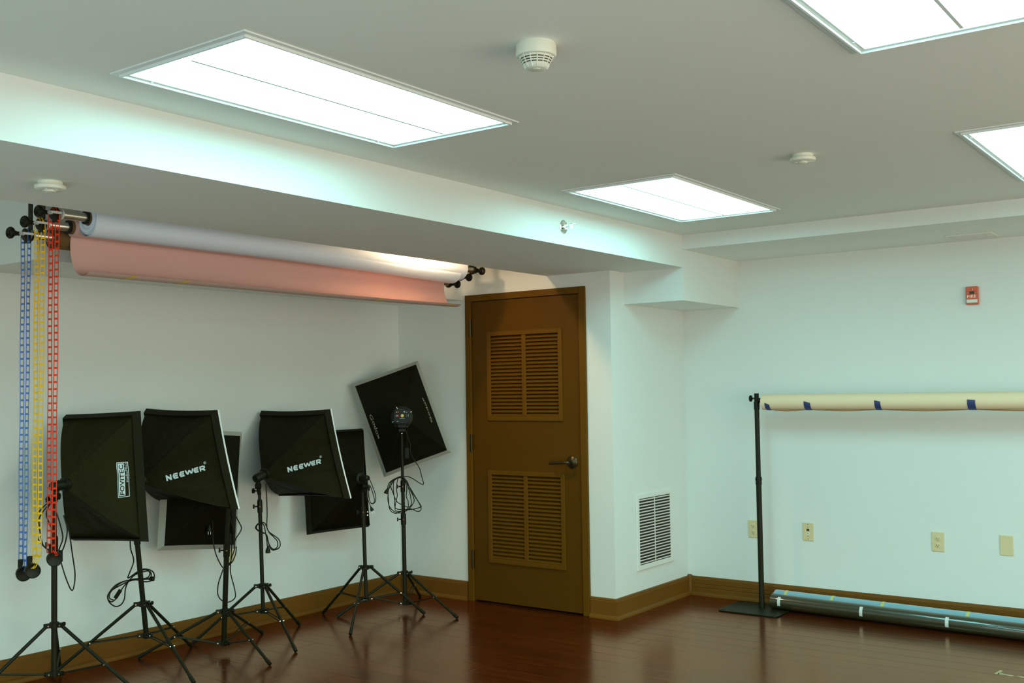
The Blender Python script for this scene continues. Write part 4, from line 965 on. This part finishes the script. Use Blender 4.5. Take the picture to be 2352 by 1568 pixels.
def roller(x, z, y0, y1, ra, rb_, col, label):
    og = V((x, y0, z)); Ro = thing('backdrop_roller', og, label, 'roller', 'backdrop rollers under the left soffit')
    MB(og).lathe((x, y0+.006, z), (0, 1, 0), [(.019, 0), (.0195, .002), (.0195, y1-y0-.012), (.017, y1-y0-.01)], 28).build('tube', 'alu', Ro, smooth=True)
    for (yy, s_, nm) in ((y0, -1, 'near'), (y1, 1, 'far')):
        MB(og).lathe((x, yy+s_*-.014, z), (0, s_, 0), [(.0215, 0), (.0225, .003), (.0225, .009), (.015, .013)], 24).build('end_ring', 'ring' if s_ < 0 else 'blackpl', Ro, smooth=True)
        mb = MB(og)
        if s_ < 0: mb.box((x-.007, yy-.055, z-.005), (x+.007, yy, z+.005)); mb.box((x+.0285, yy-.056, z-.005), (x+.0315, yy-.002, z+.005)); mb.box((x+.005, yy-.058, z-.005), (x+.0315, yy-.054, z+.005)); mb.box((x+.015, yy-.004, z-.005), (x+.0315, yy-.001, z+.005)); mb.build('flat_shaft', 'ring', Ro)
        else: mb.cyl((x, yy, z), (x, yy+.05, z), .009, 12); mb.lathe((x, yy+.008, z), (0, 1, 0), [(.026, 0), (.010, .018), (.016, .03)], 6); mb.build('end_cone', 'blackpl', Ro, smooth=True)
        e = yy+s_*(.052 if s_ < 0 else .046)
        MB(og).lathe((x, e, z), (0, s_, 0), [(.009, 0), (.009, .012), (.011, .014), (.013, .026), (.022, .030), (.026, .036), (.026, .044), (.021, .050), (.013, .046), (.008, .040)], 14).build('hand_knob', 'blackpl', Ro, smooth=True)
    mb = MB(og); ys = y0-.032
    mb.lathe((x, ys, z), (0, 1, 0), [(.024, 0), (.028, .003), (.022, .006), (.022, .014), (.028, .017), (.024, .020)], 12); mb.obox((x+.012, ys+.010, z-.026), (.014, 0, 0), (0, .008, 0), (0, 0, .014))
    mb.build('chain_sprocket', 'blackpl', Ro, smooth=True)
roller(XT, ZT, *RY[XT], 0, 0, 0, 'aluminium roller tube with the red chain, topmost of three')
roller(XM, ZM, *RY[XM], 0, 0, 0, 'aluminium roller tube with the yellow chain, middle of three')
roller(XW, ZW, *RY[XW], 0, 0, 0, 'aluminium roller tube with the blue chain, lowest of three')
def roll_y(name, x, z, y0, y1, r, ri, mt, parent, og, seg=48):
    return MB(og).lathe((x, y0, z), (0, 1, 0), [(ri, 0), (r, 0), (r, y1-y0), (ri, y1-y0), (ri, 0)], seg, cap=False).build(name, mt, parent, smooth=True)
og = V((XT, 2.6, ZT)); P1 = thing('paper_roll', og, 'white seamless paper roll on the topmost roller, above the pink sheet', 'paper roll')
yA0, yA1 = 2.605, 5.185
mb = MB(og); vs = []; n = 130                      # spiral outer wrap with a loose tail
for e, y in enumerate((yA0, yA1)):
    for i in range(n+1):
        t = i/n; a = RAD(100+1080*t); rr = .036+.038*min(1, t*1.5)+(.0015*math.sin(t*19)); vs.append((XT+rr*math.cos(a), y, ZT-.006+rr*math.sin(a)*.98))
mb.add(vs, [(i, i+1, n+2+i, n+1+i) for i in range(n)]); mb.build('paper', 'paperW', P1, smooth=True)
mb = MB(og); vs = []; n = 22; ny_ = 30             # loose layer sagging under the roll towards the door end
for j in range(ny_+1):
    u0_ = j/ny_; y = yA0+.003+(5.125-yA0)*u0_; u = max(0, (u0_-.42)/.58)
    for i in range(n+1):
        t = i/n; a = RAD(-20-150*t); rr = .0752+.020*(u**1.2)*math.sin(math.pi*t)**.8; vs.append((XT-.008*u+rr*math.cos(a), y, ZT-.006+rr*math.sin(a)))
mb.add(vs, [(j*(n+1)+i, j*(n+1)+i+1, (j+1)*(n+1)+i+1, (j+1)*(n+1)+i) for j in range(ny_) for i in range(n)]); mb.build('loose_layer', 'paperW', P1, smooth=True)
for ye_ in (yA0+.006, yA1-.010): roll_y('roll_end', XT, ZT-.003, ye_, ye_+.004, .0700, .031, 'paperW', P1, og)
roll_y('core', XT, ZT, yA0-.006, yA1+.004, .030, .0205, 'kraft', P1, og)
MB(og).lathe((XT, yA0-.010, ZT), (0, 1, 0), [(.0305, 0), (.0305, .008), (.0200, .008), (.0200, 0), (.0305, 0)], 28, cap=False).build('end_collar', 'blackpl', P1, smooth=True)
og = V((XM, 2.6, ZM)); P2 = thing('paper_roll', og, 'pink paper roll on the middle roller with a loose sheet curling down, taped with yellow', 'paper roll')
roll_y('core', XM, ZM, 2.580, 5.20, .030, .0205, 'kraft', P2, og)
MB(og).lathe((XM, 2.572, ZM), (0, 1, 0), [(.0305, 0), (.0305, .010), (.0200, .010), (.0200, 0), (.0305, 0)], 28, cap=False).build('end_collar', 'blackpl', P2, smooth=True)
roll_y('wound_paper', XM, ZM, 2.596, 5.185, .0405, .0302, 'paperP', P2, og)
# loose sheet: leaves the back of the roll, hangs down and curls forward into an upturned lip
JP = [(-4.335, 2.195), (-4.343, 2.16), (-4.350, 2.12), (-4.350, 2.085), (-4.342, 2.045), (-4.326, 2.008), (-4.302, 1.980), (-4.272, 1.966), (-4.246, 1.963), (-4.222, 1.968), (-4.206, 1.978)]
def jpt(k, y):                       # smooth profile point, slightly flatter towards the door end
    k = max(0, min(len(JP)-1.0001, k)); i = int(k); t = k-i; p0 = JP[max(i-1, 0)]; p1 = JP[i]; p2 = JP[i+1]; p3 = JP[min(i+2, len(JP)-1)]
    q = [.5*((2*p1[c])+(p2[c]-p0[c])*t+(2*p0[c]-5*p1[c]+4*p2[c]-p3[c])*t*t+(3*p1[c]-p0[c]-3*p2[c]+p3[c])*t**3) for c in (0, 1)]
    u = (y-2.6)/2.6; f = (2.195-q[1])/.23
    return V((q[0]+.004*math.sin(y*3.1)*f, y, q[1]+(.012*max(0, u-.55)+.004*math.sin(y*2.3+1)*max(0, u))*f))
def sheet(name, k0, k1, nk, off, mt, label=None):
    mb = MB(og); vs = []; ny_ = 40
    for j in range(ny_+1):
        y = 2.617+(5.215-2.617)*j/ny_
        for i in range(nk+1):
            k = k0+(k1-k0)*i/nk; p = jpt(k, y); d = (jpt(k+.05, y)-jpt(k-.05, y)); n_ = V((d.z, 0, -d.x)).normalized(); vs.append(p+n_*off)
    mb.add(vs, [(j*(nk+1)+i, j*(nk+1)+i+1, (j+1)*(nk+1)+i+1, (j+1)*(nk+1)+i) for j in range(ny_) for i in range(nk)]); return mb.build(name, mt, P2, smooth=True, label=label)
sheet('loose_sheet', 0, 10, 40, 0, 'paperP')
sheet('curled_lip', 6.6, 10, 16, .0009, 'paperPb', 'duller outer side of the curled lip')
for y in (2.790, 3.085, 4.425, 5.080):
    mb = MB(og); vs = []
    for i in range(9):
        k = 7.4+2.6*i/8
        for w_ in (0, 1): p = jpt(k, y+w_*.024+.006*i); d = (jpt(k+.05, y)-jpt(k-.05, y)); vs.append(p+V((d.z, 0, -d.x)).normalized()*.0019)
    mb.add(vs, [(2*i, 2*i+1, 2*i+3, 2*i+2) for i in range(8)]); mb.build('tape_strip', 'ytape', P2, smooth=True)
og = V((XW, 2.58, ZW)); P3 = thing('paper_roll', og, 'thick brown cored roll on the lowest roller, mostly hidden behind the pink sheet', 'paper roll')
roll_y('wound_paper', XW, ZW, 2.565, 5.21, .050, .040, 'kraft', P3, og)
roll_y('core', XW, ZW, 2.560, 5.215, .0400, .0205, 'kraft', P3, og)
MB(og).lathe((XW, 2.5585, ZW), (0, 1, 0), [(.050, 0), (.0505, .003), (.047, .003), (.047, 0), (.050, 0)], 40, cap=False).build('dark_rim', 'slot', P3, smooth=True)
# ------------------------------------------------------------------ pull chains
def chain(x, z, y, zb, mt, wname, wpx, label, yaw2=0, sep=.023, wr=.031):
    og = V((x, y, zb)); Ch = thing('pull_chain', og, label, 'chain', 'roller pull chains')
    mb = MB(og); rt = V((RT.x, RT.y, 0)).normalized(); hw = .0078; pitch = .0296
    def ladder(P, wd, nn):            # points list, width dirs
        for k in range(len(P)-1):
            a, b = P[k], P[k+1]
            for s_ in (-1, 1):
                mb.tube([a+wd*(s_*hw), b+wd*(s_*hw)], .0019, 5, 1)
            mb.obox(b, wd*hw, (b-a).normalized()*.0041, nn*.0024)
    drift = V((-.006, 0, 0))
    for s_ in (-1, 1):
        wd = rt if s_ < 0 else (Matrix.Rotation(RAD(yaw2), 3, 'Z') @ rt)
        zz = z-.004; P = []; n = int((z-zb)/pitch)
        for i in range(n+1):
            t = i/n; s2 = sep+(.0175-sep)*t if True else sep
            P.append(V((x+s_*s2, y+s_*.001, zz-(zz-zb)*t))+drift*t+rt*(.0012*math.sin(i*.35+s_)))
        nn = wd.cross(V((0, 0, 1))); ladder(P, wd, nn)
    P = [V((x+sep*math.cos(RAD(a)), y, z-.004+(sep+.004)*math.sin(RAD(a)))) for a in range(0, 181, 30)]
    wdy = V((0, 1, 0)); 
    for k in range(len(P)-1):
        for s_ in (-1, 1): mb.tube([P[k]+wdy*(s_*hw), P[k+1]+wdy*(s_*hw)], .0019, 5, 1)
        mb.obox(P[k+1], wdy*hw, (P[k+1]-P[k]).normalized()*.003, V((0, 0, 1))*.0022 if k % 2 else V((1, 0, 0))*.002)
    mb.build('chain_links', mt, Ch)
    # weight: drum hanging in the loop
    c = at(*wpx, 0, x); d = (V((.90, -.42, 0))).normalized(); mb = MB(og)
    mb.lathe(c-d*.020, d, [(wr*.86, 0), (wr, .004), (wr, .012), (wr*.72, .015), (wr*.72, .024), (wr, .027), (wr, .036), (wr*.9, .040), (wr*.8, .038)], 30)
    wt = mb.build('weight', 'blackpl', Ch, smooth=True)
    mb = MB(og); tp_ = c+V((0, 0, wr+.012)); mb.obox(tp_-rt*.013, rt*.009, V((0, 0, .018)), rt.cross(V((0, 0, 1)))*.008); child(mb.build('weight_clamp', 'blackpl', None, bevel=.002), wt)
    mb = MB(og)
    P = [V((x-.0175, y, zb))+drift, c+V((0, 0, wr*.55))-rt*.006+d*.012, c+V((0, 0, wr*.6))+rt*.008+d*.012, V((x+.0175, y, zb+.01))+drift]
    for s_ in (-1, 1): mb.tube([p+rt*(s_*.004)+d*.004 for p in P], .0018, 6, 3)
    child(mb.build('chain_loop', mt, None, smooth=True), wt)
chain(XT, ZT, 2.452, .780, 'cred', 'red', (125, 1283), 'red plastic ladder chain with a black drum weight, nearest the softboxes', 0)
chain(XM, ZM, 2.446, .758, 'cyel', 'yel', (75, 1310), 'yellow plastic ladder chain with a black drum weight, between the blue and red', 8)
chain(XW, ZW, 2.440, .732, 'cblu', 'blu', (54, 1317), 'blue plastic ladder chain with a black drum weight, leftmost of the three', 62)
# white bounce sheet added out of view behind the camera to lift the ceiling
og = V((-.4, -.4, 0)); mb = MB(og); vs = []; pts_ = [(.2, .002)]+[(-2.0+.35*0-.0, .002)]+[(-2.0-.38*math.sin(RAD(a)), .002+.38*(1-math.cos(RAD(a)))) for a in range(15, 91, 15)]+[(-2.38, 2.0)]
for (y, z) in pts_: vs += [(-3.1, y, z), (2.3, y, z)]
mb.add(vs, [(2*i, 2*i+1, 2*i+3, 2*i+2) for i in range(len(pts_)-1)]); ps = mb.build('bounce_sheet', 'paperW', smooth=True); tag(ps, 'wide white bounce sheet added behind the camera', 'light reflector')
# ------------------------------------------------------------------ scuff on the floor
og = V((-1.1, 5.66, 0)); mb = MB(og); vs = []; n = 40
for i in range(n+1):
    t = i/n; x = -1.20+.62*t; c = 5.665-.02*t+.004*math.sin(i*1.3); w_ = (.010+.006*math.sin(i*2.1)+.004*math.sin(i*.9))*(1-.3*t)
    vs += [(x, c-w_, .0006), (x, c+w_, .0006)]
mb.add(vs, [(2*i, 2*i+2, 2*i+3, 2*i+1) for i in range(n)])
mb.add([(-1.215, 5.655, .0006), (-1.195, 5.648, .0006), (-1.190, 5.735, .0006), (-1.205, 5.74, .0006)], [(0, 1, 2, 3)])
MT['scuff'] = mat('bare_wood_scuff', (.42, .34, .18), .8, var=(20, .2))
sc = mb.build('trim_5', 'scuff'); sc.name = 'floor_scuff'; tag(sc, 'pale ragged scuff stripe worn into the floor at bottom right', 'floor mark')
